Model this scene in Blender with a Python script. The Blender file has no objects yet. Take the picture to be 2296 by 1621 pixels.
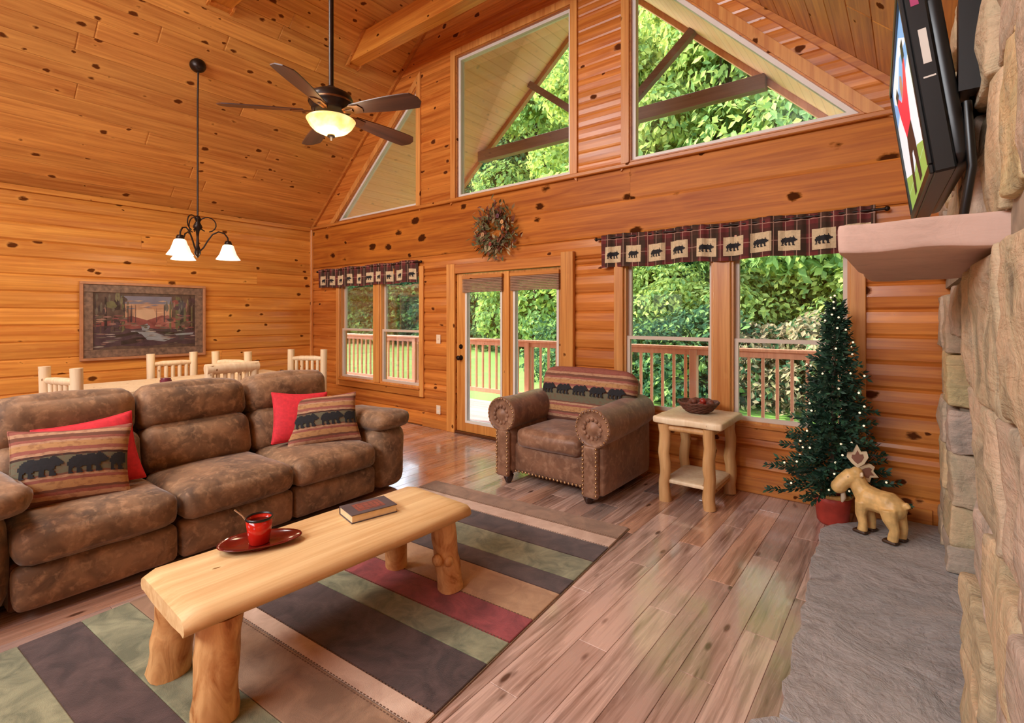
import bpy, bmesh, math, random
from mathutils import Vector, Matrix, Euler, noise

random.seed(7)
PI = math.pi
R = math.radians
SC = bpy.context.scene
COL = SC.collection

# ------------------------------------------------------------------ camera, world, lights, exposure
cam_d = bpy.data.cameras.new('camera')
cam = bpy.data.objects.new('camera', cam_d)
COL.objects.link(cam)
cam.location = (0, 0, 1.525)
cam.rotation_euler = (R(90), 0, R(38.437))
cam_d.sensor_fit = 'HORIZONTAL'
cam_d.sensor_width = 36.0
cam_d.lens = 1123.0 / 2296.0 * 36.0
cam_d.shift_y = -(810.5 - 709.0) / 2296.0
cam_d.clip_start = 0.05
cam_d.clip_end = 400
SC.camera = cam

SC.view_settings.view_transform = 'Standard'
SC.view_settings.look = 'None'
SC.view_settings.gamma = 1.0
SC.view_settings.use_curve_mapping = False
SC.view_settings.exposure = 0.2
SC.cycles.max_bounces = 8
SC.cycles.diffuse_bounces = 5
SC.cycles.glossy_bounces = 3
SC.cycles.transparent_max_bounces = 12
SC.cycles.caustics_reflective = False
SC.cycles.caustics_refractive = False
SC.cycles.sample_clamp_indirect = 8.0
SC.cycles.use_denoising = True

wd = bpy.data.worlds.new('sky')
SC.world = wd
wd.use_nodes = True
wt = wd.node_tree
sky = wt.nodes.new('ShaderNodeTexSky')
sky.sky_type = 'NISHITA'
sky.sun_disc = False
sky.sun_elevation = R(42)
sky.sun_rotation = R(-80)
sky.air_density = 1.0
sky.dust_density = 2.5
sky.ozone_density = 1.0
wt.links.new(sky.outputs[0], wt.nodes['Background'].inputs[0])
wt.nodes['Background'].inputs[1].default_value = 1.0


def lamp(name, typ, loc, energy, color=(1, 1, 1), **kw):
    d = bpy.data.lights.new(name, typ)
    d.energy = energy
    d.color = color
    for k, v in kw.items():
        setattr(d, k, v)
    o = bpy.data.objects.new(name, d)
    o.location = loc
    COL.objects.link(o)
    return o


sun = lamp('sun', 'SUN', (-20, -6, 20), 9.5, (1.0, 0.94, 0.82), angle=R(1.5))
sun.rotation_euler = Vector((0.80, 0.22, -0.56)).to_track_quat('-Z', 'Y').to_euler()
# added soft fill lights, out of view: one behind the viewer, one overhead
a1 = lamp('rear_fill', 'AREA', (-2.4, -3.7, 4.35), 520.0, (0.93, 0.97, 1.0), shape='RECTANGLE', size=6.4, size_y=1.8)
a1.rotation_euler = Vector((0.05, 0.85, -0.34)).to_track_quat('-Z', 'Y').to_euler()
a2 = lamp('overhead_fill', 'AREA', (-5.0, 0.1, 5.1), 95.0, (1.0, 0.96, 0.92), shape='DISK', size=1.3)  # added fill from above to brighten floor and sofa, no fixture there
a2.rotation_euler = (0, R(-22), 0)


# ------------------------------------------------------------------ helpers
def C(r, g, b):
    f = lambda c: (c / 255.0 / 12.92) if c / 255.0 <= 0.04045 else ((c / 255.0 + 0.055) / 1.055) ** 2.4
    return (f(r), f(g), f(b), 1.0)


class G:
    """a small node-graph writer for one material"""
    def __init__(s, name):
        s.m = bpy.data.materials.new(name)
        s.m.use_nodes = True
        s.t = s.m.node_tree
        s.b = s.t.nodes['Principled BSDF']
        s.out = s.t.nodes['Material Output']

    def n(s, typ, inp=None, **props):
        nd = s.t.nodes.new('ShaderNode' + typ)
        for k, v in props.items():
            setattr(nd, k, v)
        for k, v in (inp or {}).items():
            s.put(nd.inputs[k], v)
        return nd

    def put(s, sock, v):
        if hasattr(v, 'links'):
            s.t.links.new(v, sock)
        elif hasattr(v, 'outputs'):
            s.t.links.new(v.outputs[0], sock)
        else:
            sock.default_value = v

    def math(s, op, a, b=0.0, clamp=False):
        nd = s.n('Math', {0: a, 1: b}, operation=op)
        nd.use_clamp = clamp
        return nd.outputs[0]

    def vmul(s, v, sc):
        return s.n('VectorMath', {0: v, 1: sc}, operation='MULTIPLY').outputs[0]

    def noise(s, v, scale, detail=3.0, rough=0.55, dist=0.0):
        return s.n('TexNoise', {'Vector': v, 'Scale': scale, 'Detail': detail, 'Roughness': rough, 'Distortion': dist}).outputs['Fac']

    def mix(s, f, a, b, blend='MIX'):
        nd = s.n('Mix', data_type='RGBA', blend_type=blend)
        s.put(nd.inputs[0], f)
        s.put(nd.inputs[6], a)
        s.put(nd.inputs[7], b)
        return nd.outputs[2]

    def rng(s, v, a, b, c=0.0, d=1.0):
        return s.n('MapRange', {0: v, 1: a, 2: b, 3: c, 4: d}).outputs[0]

    def ramp(s, f, stops, interp='LINEAR'):
        nd = s.n('ValToRGB', {0: f})
        cr = nd.color_ramp
        cr.interpolation = interp
        while len(cr.elements) < len(stops):
            cr.elements.new(0.5)
        for e, (p, c) in zip(cr.elements, stops):
            e.position = p
            e.color = c
        return nd.outputs[0]

    def coords(s, space):
        if space == 'world':
            return s.n('NewGeometry').outputs['Position']
        return s.n('TexCoord').outputs['Object']

    def rnd(s):
        return s.n('ObjectInfo').outputs['Random']

    def bump(s, h, strength=0.2, dist=0.01):
        s.put(s.b.inputs['Normal'], s.n('Bump', {'Strength': strength, 'Distance': dist, 'Height': h}).outputs[0])

    def base(s, col, rough=0.5, spec=0.5, **kw):
        s.put(s.b.inputs['Base Color'], col)
        s.put(s.b.inputs['Roughness'], rough)
        s.put(s.b.inputs['Specular IOR Level'], spec)
        for k, v in kw.items():
            s.put(s.b.inputs[k.replace('_', ' ')], v)
        return s.m


def pine(name, light, dark, knot, axis, space='world', rough=0.42, kthr=0.15, kscale=1.0, var=0.22, grain=1.0, contrast=1.25, spec=0.5, halo=True, coat=0.0):
    g = G(name)
    p = g.coords(space)
    r = g.rnd()
    off = g.n('CombineXYZ', {0: g.math('MULTIPLY', r, 31.0), 1: g.math('MULTIPLY', r, 57.0), 2: g.math('MULTIPLY', r, 13.0)}).outputs[0]
    v = g.n('VectorMath', {0: p, 1: off}, operation='ADD').outputs[0]
    ax = lambda a, c: tuple(a if i == axis else c for i in range(3))
    wob = g.noise(g.vmul(v, ax(1.2, 3.0)), 1.0, 2.0)
    gr = g.noise(g.vmul(v, ax(1.0 * grain, 26.0 * grain)), 1.0, 4.0, 0.6, 0.6)
    br = g.noise(g.vmul(v, ax(0.45, 4.5)), 1.0, 2.0)
    f = g.math('ADD', g.math('MULTIPLY', gr, 0.62), g.math('MULTIPLY', br, 0.38))
    f = g.rng(f, 0.5 - 0.19 / contrast, 0.5 + 0.19 / contrast)
    col = g.mix(f, dark, light)
    vd = g.n('VectorMath', {0: g.vmul(v, ax(3.7 * kscale, 5.6 * kscale)), 1: g.vmul(g.n('CombineXYZ', {0: wob, 1: gr, 2: wob}).outputs[0], (0.35, 0.12, 0.35))}, operation='ADD').outputs[0]
    vo = g.n('TexVoronoi', {'Vector': vd, 'Scale': 1.0}, feature='F1')
    d = g.math('ADD', vo.outputs['Distance'], g.math('MULTIPLY', g.math('SUBTRACT', g.noise(g.vmul(v, ax(16.0, 34.0)), 1.0, 2.0), 0.5), 0.2))
    sz = g.n('SeparateColor', {0: vo.outputs['Color']}).outputs[0]
    d = g.math('DIVIDE', d, g.rng(sz, 0.0, 1.0, 0.4, 1.2))
    if halo:
        col = g.mix(g.math('MULTIPLY', g.rng(d, kthr * 1.9, kthr, 0.0, 1.0), 0.35), col, light)
    rings = g.math('MULTIPLY', g.rng(d, kthr * 1.05, kthr * 0.72), 0.95)
    col = g.mix(rings, col, knot)
    hv = g.n('HueSaturation', {'Value': g.math('ADD', g.math('MULTIPLY', r, var), 1.0 - var / 2), 'Color': col})
    m = g.base(hv.outputs[0], g.math('ADD', g.math('MULTIPLY', rings, 0.35), rough), g.math('MULTIPLY', g.math('SUBTRACT', 1.0, rings), spec))
    if coat:
        g.b.inputs['Coat Weight'].default_value = coat
        g.b.inputs['Coat Roughness'].default_value = 0.15
    g.bump(gr, 0.12, 0.004)
    return m


def plain(name, col, rough=0.5, metal=0.0, spec=0.5, nscale=9.0, amt=0.12, bump=0.0):
    g = G(name)
    p = g.coords('object')
    n = g.noise(p, nscale, 4.0)
    c = g.mix(g.rng(n, 0.3, 0.7), tuple(x * (1 - amt) for x in col[:3]) + (1,), tuple(min(1, x * (1 + amt)) for x in col[:3]) + (1,))
    m = g.base(c, rough, spec, Metallic=metal)
    if bump:
        g.bump(n, bump, 0.01)
    return m


def emit(name, col, strength, rough=0.4):
    g = G(name)
    g.base(col, rough)
    g.b.inputs['Emission Color'].default_value = col
    g.b.inputs['Emission Strength'].default_value = strength
    return g.m


def tag(o, label=None, cat=None, group=None, kind=None):
    if label: o['label'] = label
    if cat: o['category'] = cat
    if group: o['group'] = group
    if kind: o['kind'] = kind
    return o


def empty(name, loc=(0, 0, 0), rz=0.0, parent=None, **kw):
    o = bpy.data.objects.new(name, None)
    o.empty_display_size = 0.1
    o.location = loc
    o.rotation_euler = (0, 0, rz)
    COL.objects.link(o)
    if parent: o.parent = parent
    tag(o, **kw)
    return o


def inst(name, me, parent=None, loc=(0, 0, 0), rot=(0, 0, 0), scale=(1, 1, 1)):
    o = bpy.data.objects.new(name, me)
    o.location = loc
    o.rotation_euler = rot
    o.scale = scale
    COL.objects.link(o)
    if parent: o.parent = parent
    return o


def copy_tree(o, parent=None):
    c = o.copy()
    COL.objects.link(c)
    if parent: c.parent = parent
    for ch in list(o.children):
        copy_tree(ch, c)
    return c


class MB:
    """collects faces of one mesh"""
    def __init__(s):
        s.v, s.f, s.mi, s.sm = [], [], [], []
        s.M = None

    def add(s, verts, faces, mi=0, smooth=False, M=None):
        b = len(s.v)
        for p in verts:
            p = Vector(p)
            if M is not None: p = M @ p
            s.v.append(p)
        for f in faces:
            s.f.append([b + i for i in f])
            s.mi.append(mi)
            s.sm.append(smooth)
        return s

    def box(s, lo, hi, mi=0, M=None):
        x0, y0, z0 = lo
        x1, y1, z1 = hi
        return s.add([(x0, y0, z0), (x1, y0, z0), (x1, y1, z0), (x0, y1, z0), (x0, y0, z1), (x1, y0, z1), (x1, y1, z1), (x0, y1, z1)],
                     [(0, 3, 2, 1), (4, 5, 6, 7), (0, 1, 5, 4), (1, 2, 6, 5), (2, 3, 7, 6), (3, 0, 4, 7)], mi, False, M)

    def cbox(s, lo, hi, c=0.006, mi=0, M=None):
        """box with chamfered edges"""
        ce = [(a + b) / 2 for a, b in zip(lo, hi)]
        h = [(b - a) / 2 for a, b in zip(lo, hi)]
        return s.soft(ce, [x * 2 for x in h], c, (0, 0, 0), [-1, -1 + 1e-6, 1 - 1e-6, 1], mi, M, smooth=False, chamfer=True)

    def soft(s, c, size, r, puff=(0, 0, 0), n=9, mi=0, M=None, smooth=True, chamfer=False, nz=0.0, nzs=3.0, seed=0.0, nz2=0.0):
        """rounded, puffed box"""
        if chamfer:
            ts = None
        h = [x / 2 for x in size]
        r = min(r, min(h) * 0.999)
        inn = [x - r for x in h]

        def params(i):
            if chamfer:
                k = inn[i] / h[i]
                return [-1, -k, k, 1]
            return [math.sin(PI / 2 * (-1 + 2 * j / n)) for j in range(n + 1)]
        P = [params(i) for i in range(3)]

        def pos(p):
            if chamfer:
                e = [abs(a) > 0.9999 for a in p]
                o = [0, 0, 0]
                for i in range(3):
                    o[i] = p[i] * h[i]
                # faces only: corners of the chamfer sit on the inner lines
                return o
            q, d = [], []
            for i in range(3):
                a = p[i] * h[i]
                b = max(-inn[i], min(inn[i], a))
                q.append(b)
                d.append(a - b)
            L = math.sqrt(sum(x * x for x in d)) or 1.0
            o = [q[i] + d[i] / L * r for i in range(3)]
            for i in range(3):
                j, k = (i + 1) % 3, (i + 2) % 3
                o[i] += puff[i] * p[i] * max(0, 1 - p[j] ** 2) * max(0, 1 - p[k] ** 2)
            return o
        verts, idx, faces = [], {}, []

        def vid(p):
            key = tuple(round(a, 5) for a in p)
            if key not in idx:
                o = pos(p)
                if nz:
                    w = Vector((o[0] + c[0] + seed, o[1] + c[1] - seed, o[2] + c[2])) * nzs
                    o = [o[i] + nz * (noise.noise(w + Vector((i * 7.3, 0, 0))) + nz2 * noise.noise(w * 2.7 + Vector((i * 3.1, 5, 0)))) for i in range(3)]
                idx[key] = len(verts)
                verts.append([o[i] + c[i] for i in range(3)])
            return idx[key]
        if chamfer:
            # true chamfer: 24 corner points
            pts = {}
            for sx in (-1, 1):
                for sy in (-1, 1):
                    for sz in (-1, 1):
                        sg = (sx, sy, sz)
                        for a in range(3):
                            o = [sg[i] * (h[i] if i == a else inn[i]) for i in range(3)]
                            pts[(sg, a)] = len(verts)
                            verts.append([o[i] + c[i] for i in range(3)])
            S = (-1, 1)
            for a in range(3):
                b, d = (a + 1) % 3, (a + 2) % 3
                for sa in S:
                    def sg(sb, sd):
                        q = [0, 0, 0]
                        q[a], q[b], q[d] = sa, sb, sd
                        return tuple(q)
                    loop = [pts[(sg(-1, -1), a)], pts[(sg(1, -1), a)], pts[(sg(1, 1), a)], pts[(sg(-1, 1), a)]]
                    faces.append(loop if sa > 0 else loop[::-1])
                for sb in S:
                    for sd in S:
                        def s2(x):
                            q = [0, 0, 0]
                            q[a], q[b], q[d] = x, sb, sd
                            return tuple(q)
                        l = [pts[(s2(-1), b)], pts[(s2(1), b)], pts[(s2(1), d)], pts[(s2(-1), d)]]
                        faces.append(l if sb * sd < 0 else l[::-1])
            for sx in S:
                for sy in S:
                    for sz in S:
                        l = [pts[((sx, sy, sz), i)] for i in range(3)]
                        faces.append(l if sx * sy * sz > 0 else l[::-1])
            return s.add(verts, faces, mi, False, M)
        for a in range(3):
            b, d = (a + 1) % 3, (a + 2) % 3
            for sa in (-1, 1):
                for i in range(n):
                    for j in range(n):
                        quad = []
                        for (ii, jj) in ((i, j), (i + 1, j), (i + 1, j + 1), (i, j + 1)):
                            p = [0, 0, 0]
                            p[a], p[b], p[d] = sa, P[b][ii], P[d][jj]
                            quad.append(vid(p))
                        faces.append(quad if sa > 0 else quad[::-1])
        return s.add(verts, faces, mi, smooth, M)

    def tube(s, pts, rad, n=10, mi=0, cap=True, M=None, nz=0.0, seed=0, smooth=True):
        pts = [Vector(p) for p in pts]
        if not isinstance(rad, (list, tuple)): rad = [rad] * len(pts)
        verts, faces = [], []
        up = None
        for i, p in enumerate(pts):
            t = (pts[min(i + 1, len(pts) - 1)] - pts[max(i - 1, 0)])
            t = t.normalized() if t.length > 1e-9 else Vector((0, 0, 1))
            if up is None:
                up = t.orthogonal().normalized()
            up = (up - t * up.dot(t))
            up = up.normalized() if up.length > 1e-6 else t.orthogonal().normalized()
            bi = t.cross(up)
            for k in range(n):
                a = 2 * PI * k / n
                d = up * math.cos(a) + bi * math.sin(a)
                rr = rad[i]
                if nz: rr *= 1 + nz * noise.noise(Vector((d.x * 1.3 + seed, d.y * 1.3 - seed, d.z * 1.3 + i * 0.45 + seed * 3)))
                verts.append(p + d * rr)
        for i in range(len(pts) - 1):
            for k in range(n):
                k2 = (k + 1) % n
                faces.append((i * n + k, i * n + k2, (i + 1) * n + k2, (i + 1) * n + k))
        s.add(verts, faces, mi, smooth, M)
        if cap:
            L = len(pts) - 1
            s.add([verts[k] for k in range(n)][::-1], [tuple(range(n))], mi, False, M)
            s.add([verts[L * n + k] for k in range(n)], [tuple(range(n))], mi, False, M)
        return s

    def lathe(s, prof, c=(0, 0, 0), n=24, mi=0, M=None, smooth=True, sx=1.0, sy=1.0):
        verts, faces = [], []
        for (r, z) in prof:
            for k in range(n):
                a = 2 * PI * k / n
                verts.append((c[0] + r * sx * math.cos(a), c[1] + r * sy * math.sin(a), c[2] + z))
        for i in range(len(prof) - 1):
            for k in range(n):
                k2 = (k + 1) % n
                faces.append((i * n + k, i * n + k2, (i + 1) * n + k2, (i + 1) * n + k))
        return s.add(verts, faces, mi, smooth, M)

    def ball(s, c, r, n=8, mi=0, M=None, sc=(1, 1, 1)):
        prof = []
        m = max(3, n // 2 + 1)
        verts, faces = [], []
        for i in range(m + 1):
            th = PI * i / m
            for k in range(n):
                a = 2 * PI * k / n
                verts.append((c[0] + r * sc[0] * math.sin(th) * math.cos(a), c[1] + r * sc[1] * math.sin(th) * math.sin(a), c[2] + r * sc[2] * math.cos(th)))
        for i in range(m):
            for k in range(n):
                k2 = (k + 1) % n
                faces.append((i * n + k, (i + 1) * n + k, (i + 1) * n + k2, i * n + k2))
        return s.add(verts, faces, mi, True, M)

    def prism(s, poly, y0, y1, mi=0, M=None, plane='xz'):
        """polygon in xz (or xy / yz) extruded along the third axis"""
        n = len(poly)
        if plane == 'xz':
            f = lambda p, y: (p[0], y, p[1])
        elif plane == 'xy':
            f = lambda p, y: (p[0], p[1], y)
        else:
            f = lambda p, y: (y, p[0], p[1])
        v = [f(p, y0) for p in poly] + [f(p, y1) for p in poly]
        fs = [tuple(range(n))[::-1], tuple(range(n, 2 * n))] + [(i, (i + 1) % n, n + (i + 1) % n, n + i) for i in range(n)]
        return s.add(v, fs, mi, False, M)

    def mesh(s, name, mats):
        me = bpy.data.meshes.new(name)
        me.from_pydata([tuple(p) for p in s.v], [], s.f)
        for m in (mats if isinstance(mats, (list, tuple)) else [mats]):
            me.materials.append(m)
        me.polygons.foreach_set('material_index', s.mi)
        me.polygons.foreach_set('use_smooth', s.sm)
        me.validate()
        bm = bmesh.new()
        bm.from_mesh(me)
        bmesh.ops.recalc_face_normals(bm, faces=bm.faces[:])
        bm.to_mesh(me)
        bm.free()
        me.update()
        return me

    def build(s, name, mats, parent=None, loc=(0, 0, 0), rot=(0, 0, 0), **kw):
        o = inst(name, s.mesh(name, mats), parent, loc, rot)
        tag(o, **kw)
        return o


def inside(poly, x, y):
    c = False
    j = len(poly) - 1
    for i in range(len(poly)):
        xi, yi = poly[i]
        xj, yj = poly[j]
        if (yi > y) != (yj > y) and x < (xj - xi) * (y - yi) / (yj - yi) + xi:
            c = not c
        j = i
    return c


BEAR = [(0, .30), (.03, .42), (.12, .5), (.28, .57), (.42, .52), (.56, .57), (.68, .53), (.73, .56), (.78, .63), (.82, .56), (.9, .47), (1.0, .38), (.98, .31), (.88, .29),
        (.80, .28), (.78, .16), (.85, .02), (.71, .0), (.66, .2), (.58, .22), (.56, .1), (.61, 0), (.47, 0), (.45, .2), (.34, .22), (.32, .12), (.38, .0), (.24, 0), (.2, .2), (.14, .18), (.12, .06), (.17, 0), (.02, 0), (.04, .15)]


def bear_cells(mb, fn, x0, z0, w, flip=False, nx=26, ny=16, mi=0, lim=9.0):
    """bear silhouette as small cells laid on a surface given by fn(x, z) -> point"""
    for i in range(nx):
        for j in range(ny):
            u, v = (i + .5) / nx, (j + .5) / ny * .64
            if abs(x0 + w * u) > lim: continue
            if inside(BEAR, (1 - u) if flip else u, v):
                a, b = x0 + w * i / nx, x0 + w * (i + 1) / nx
                c, d = z0 + w * .64 * j / ny, z0 + w * .64 * (j + 1) / ny
                mb.add([fn(a, c), fn(b, c), fn(b, d), fn(a, d)], [(0, 1, 2, 3)], mi)


# ------------------------------------------------------------------ materials
M = {}
KN = C(74, 30, 12)
M['wall_left'] = pine('pine wall boards', C(230, 164, 76), C(186, 110, 40), C(84, 38, 14), 1, rough=0.36, kthr=0.18, kscale=1.05)
M['wall_back'] = pine('pine gable boards', C(216, 138, 62), C(164, 86, 32), C(76, 32, 14), 0, rough=0.27, kthr=0.185, spec=0.55)
M['header'] = pine('pine header boards', C(204, 126, 46), C(150, 76, 24), C(60, 26, 12), 0, rough=0.5, kthr=0.22, kscale=0.72, spec=0.22)
M['ceiling'] = pine('pine ceiling boards', C(228, 168, 88), C(180, 112, 50), C(92, 44, 18), 1, rough=0.42, kthr=0.185, kscale=1.2, spec=0.4)
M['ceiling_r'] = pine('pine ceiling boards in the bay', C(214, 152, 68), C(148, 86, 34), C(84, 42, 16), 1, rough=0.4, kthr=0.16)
M['trim_x'] = pine('pine trim along wall', C(210, 138, 62), C(164, 90, 36), KN, 0, rough=0.36, kthr=0.12)
M['trim_z'] = pine('pine upright trim', C(226, 164, 90), C(184, 110, 48), KN, 2, rough=0.36, kthr=0.13)
M['beam'] = pine('pine beam', C(226, 158, 68), C(180, 102, 34), KN, 0, rough=0.4, kthr=0.12)
M['door_wood'] = pine('pine door', C(226, 162, 84), C(180, 110, 48), C(90, 44, 20), 2, rough=0.35, kthr=0.13)


def floor_mat():
    g = G('laminate floor')
    p = g.coords('world')
    r = g.rnd()
    off = g.n('CombineXYZ', {0: g.math('MULTIPLY', r, 31.0), 1: g.math('MULTIPLY', r, 57.0), 2: g.math('MULTIPLY', r, 13.0)}).outputs[0]
    v = g.n('VectorMath', {0: p, 1: off}, operation='ADD').outputs[0]
    gr = g.noise(g.vmul(v, (34.0, 1.7, 10.0)), 1.0, 4.0, 0.62, 0.8)
    br = g.noise(g.vmul(v, (7.0, 0.9, 3.0)), 1.0, 3.0, 0.55, 0.6)
    tone = g.ramp(r, [(0.0, C(172, 142, 128)), (0.3, C(208, 178, 164)), (0.55, C(220, 190, 174)), (0.75, C(212, 160, 126)), (0.9, C(194, 162, 146)), (1.0, C(144, 130, 124))])
    dark = g.mix(1.0, tone, (0.34, 0.28, 0.25, 1), 'MULTIPLY')
    f = g.math('ADD', g.math('MULTIPLY', gr, 0.55), g.math('MULTIPLY', br, 0.45))
    col = g.mix(g.rng(f, 0.34, 0.54), dark, tone)
    vo = g.n('TexVoronoi', {'Vector': g.vmul(v, (7.5, 2.6, 5.0)), 'Scale': 1.0}, feature='F1').outputs['Distance']
    col = g.mix(g.math('MULTIPLY', g.rng(vo, 0.13, 0.07), 0.85), col, C(70, 38, 24))
    m = g.base(col, g.rng(gr, 0.2, 0.8, 0.2, 0.32), 0.6)
    g.b.inputs['Coat Weight'].default_value = 1.0
    g.b.inputs['Coat Roughness'].default_value = 0.09
    g.bump(gr, 0.1, 0.003)
    return m


M['floor'] = floor_mat()


def suede(name, a, b, c, sc=1.0):
    g = G(name)
    p = g.coords('object')
    n1 = g.noise(p, 5.5 * sc, 4.0, 0.6, 0.6)
    n2 = g.noise(p, 22.0 * sc, 4.0, 0.6, 0.4)
    col = g.mix(g.rng(n1, 0.32, 0.68), a, b)
    col = g.mix(g.math('MULTIPLY', g.rng(n2, 0.5, 0.75), 0.65), col, c)
    m = g.base(col, 0.62, 0.3)
    g.b.inputs['Sheen Weight'].default_value = 0.25
    g.b.inputs['Sheen Roughness'].default_value = 0.4
    g.bump(n2, 0.25, 0.006)
    return m


M['suede'] = suede('brown suede', C(92, 70, 52), C(154, 118, 86), C(192, 152, 114))
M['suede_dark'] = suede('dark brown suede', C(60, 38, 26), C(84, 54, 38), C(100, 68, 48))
M['leather'] = suede('brown distressed leather', C(104, 72, 54), C(150, 110, 84), C(180, 142, 114), 0.8)
M['leather'].node_tree.nodes['Principled BSDF'].inputs['Roughness'].default_value = 0.42
M['red_cloth'] = plain('red cloth', C(206, 40, 52), 0.8, nscale=40, amt=0.15)
M['black_cloth'] = plain('black woven bear', C(26, 26, 30), 0.85, nscale=60, amt=0.3)
M['pale_cloth'] = plain('cream woven', C(206, 184, 146), 0.85, nscale=60, amt=0.12)


def lodge(name, half):
    """woven bands across the height of a cushion"""
    g = G(name)
    p = g.coords('object')
    sep = g.n('SeparateXYZ', {0: p})
    wav = g.noise(g.vmul(p, (14, 14, 3)), 1.0, 2.0)
    z = g.math('ADD', sep.outputs[2], g.math('MULTIPLY', g.math('SUBTRACT', wav, 0.5), 0.014))
    f = g.rng(z, -half, half)
    tan, red, olive, brown, gold = C(180, 142, 112), C(150, 92, 80), C(104, 100, 80), C(112, 76, 62), C(178, 136, 92)
    col = g.ramp(f, [(0.0, brown), (0.05, tan), (0.10, red), (0.14, brown), (0.17, gold), (0.27, red), (0.31, tan), (0.345, brown), (0.37, olive), (0.60, C(70, 50, 44)), (0.63, tan), (0.67, red), (0.72, gold), (0.80, tan), (0.83, red), (0.87, brown), (0.92, tan), (0.97, red)], 'CONSTANT')
    spots = g.noise(g.vmul(p, (30, 30, 60)), 1.0, 2.0)
    col = g.mix(g.math('MULTIPLY', g.rng(spots, 0.52, 0.62), 0.4), col, C(120, 74, 56))
    m = g.base(col, 0.85, 0.2)
    g.bump(g.noise(p, 160.0, 2.0), 0.25, 0.003)
    return m


M['lodge'] = lodge('lodge weave', 0.21)
M['lodge_chair'] = lodge('lodge weave on chair', 0.24)


def plaid():
    g = G('plaid valance cloth')
    p = g.coords('object')
    s = g.n('SeparateXYZ', {0: p})
    fr = lambda v, per, ph: g.math('FRACT', g.math('ADD', g.math('DIVIDE', v, per), ph))
    bx = g.math('GREATER_THAN', fr(s.outputs[0], 0.17, 0.2), 0.5)
    bz = g.math('GREATER_THAN', fr(s.outputs[2], 0.15, 0.35), 0.5)
    col = g.mix(bx, C(108, 50, 48), C(76, 52, 42))
    col = g.mix(g.math('MULTIPLY', bz, 0.45), col, C(48, 46, 36))
    lx = g.math('LESS_THAN', fr(s.outputs[0], 0.085, 0.2), 0.07)
    lz = g.math('LESS_THAN', fr(s.outputs[2], 0.15, 0.1), 0.04)
    col = g.mix(g.math('MULTIPLY', g.math('MAXIMUM', lx, lz), 0.6), col, C(200, 160, 140))
    m = g.base(col, 0.9, 0.2)
    g.bump(g.noise(p, 180.0, 2.0), 0.2, 0.003)
    return m


M['plaid'] = plaid()


def stone_mat(name, cols, sc=2.2, bump=0.5, rough=0.85, stretch=(1, 1, 1)):
    g = G(name)
    p = g.coords('world')
    r = g.rnd()
    v = g.n('VectorMath', {0: g.vmul(p, stretch), 1: g.n('CombineXYZ', {0: g.math('MULTIPLY', r, 11.0), 1: g.math('MULTIPLY', r, 23.0), 2: r}).outputs[0]}, operation='ADD').outputs[0]
    n1 = g.noise(v, sc, 5.0, 0.62, 1.2)
    n2 = g.noise(v, sc * 8, 5.0, 0.68, 0.6)
    ly = g.noise(g.vmul(v, (3.0, 3.0, 16.0)), 1.0, 4.0, 0.6, 0.8)
    col = g.ramp(g.rng(n1, 0.28, 0.72), [(i / (len(cols) - 1), c) for i, c in enumerate(cols)])
    col = g.mix(g.math('MULTIPLY', g.rng(n2, 0.5, 0.8), 0.35), col, tuple(x * 0.42 for x in cols[0][:3]) + (1,))
    col = g.mix(g.math('MULTIPLY', g.rng(ly, 0.52, 0.68), 0.35), col, cols[-1])
    hv = g.n('HueSaturation', {'Hue': g.math('ADD', g.math('MULTIPLY', r, 0.03), 0.485), 'Saturation': g.math('ADD', g.math('MULTIPLY', r, 0.5), 0.65), 'Value': g.math('ADD', g.math('MULTIPLY', r, 0.26), 0.88), 'Color': col})
    m = g.base(hv.outputs[0], rough, 0.3)
    h = g.math('ADD', g.math('ADD', n1, g.math('MULTIPLY', n2, 0.45)), g.math('MULTIPLY', ly, 0.7))
    g.bump(h, bump, 0.05)
    return m


M['stone'] = stone_mat('fieldstone', [C(124, 112, 92), C(182, 164, 132), C(202, 172, 140), C(150, 142, 122)])
M['mantel'] = stone_mat('sandstone slab', [C(208, 162, 124), C(220, 174, 136), C(212, 166, 128)], 1.5, 0.12, 0.8)
M['hearth'] = stone_mat('grey hearth slab', [C(146, 142, 140), C(176, 172, 170), C(160, 158, 156), C(184, 176, 170)], 2.6, 0.55, 0.7)
M['mortar'] = plain('mortar', C(150, 132, 112), 0.95, nscale=14, amt=0.25, bump=0.4)
M['soot'] = plain('sooty firebrick', C(40, 34, 30), 0.95, nscale=10, amt=0.3)
M['black'] = plain('black plastic', C(9, 9, 10), 0.32, nscale=20, amt=0.1)
M['bronze'] = plain('oil rubbed bronze', C(44, 32, 26), 0.35, 0.6, nscale=14, amt=0.3)
M['bronze_brushed'] = plain('brushed bronze', C(128, 92, 66), 0.3, 0.9, nscale=14, amt=0.2)  # paler, more metallic finish than the oil rubbed bronze
M['blade'] = pine('walnut fan blade', C(96, 60, 44), C(54, 30, 22), C(40, 22, 16), 0, space='object', rough=0.35, kthr=0.02)
M['white'] = plain('white vinyl', C(222, 216, 206), 0.4, nscale=6, amt=0.04)
M['sash'] = plain('beige vinyl sash', C(206, 190, 172), 0.4, nscale=6, amt=0.04)
M['plate'] = plain('ivory plastic', C(232, 208, 176), 0.4, nscale=6, amt=0.04)
M['nail'] = plain('brass nailhead', C(176, 140, 100), 0.3, 0.8, nscale=30, amt=0.2)
M['foot'] = plain('dark turned foot', C(52, 28, 20), 0.25, nscale=12, amt=0.3)
M['glass'] = None


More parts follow.
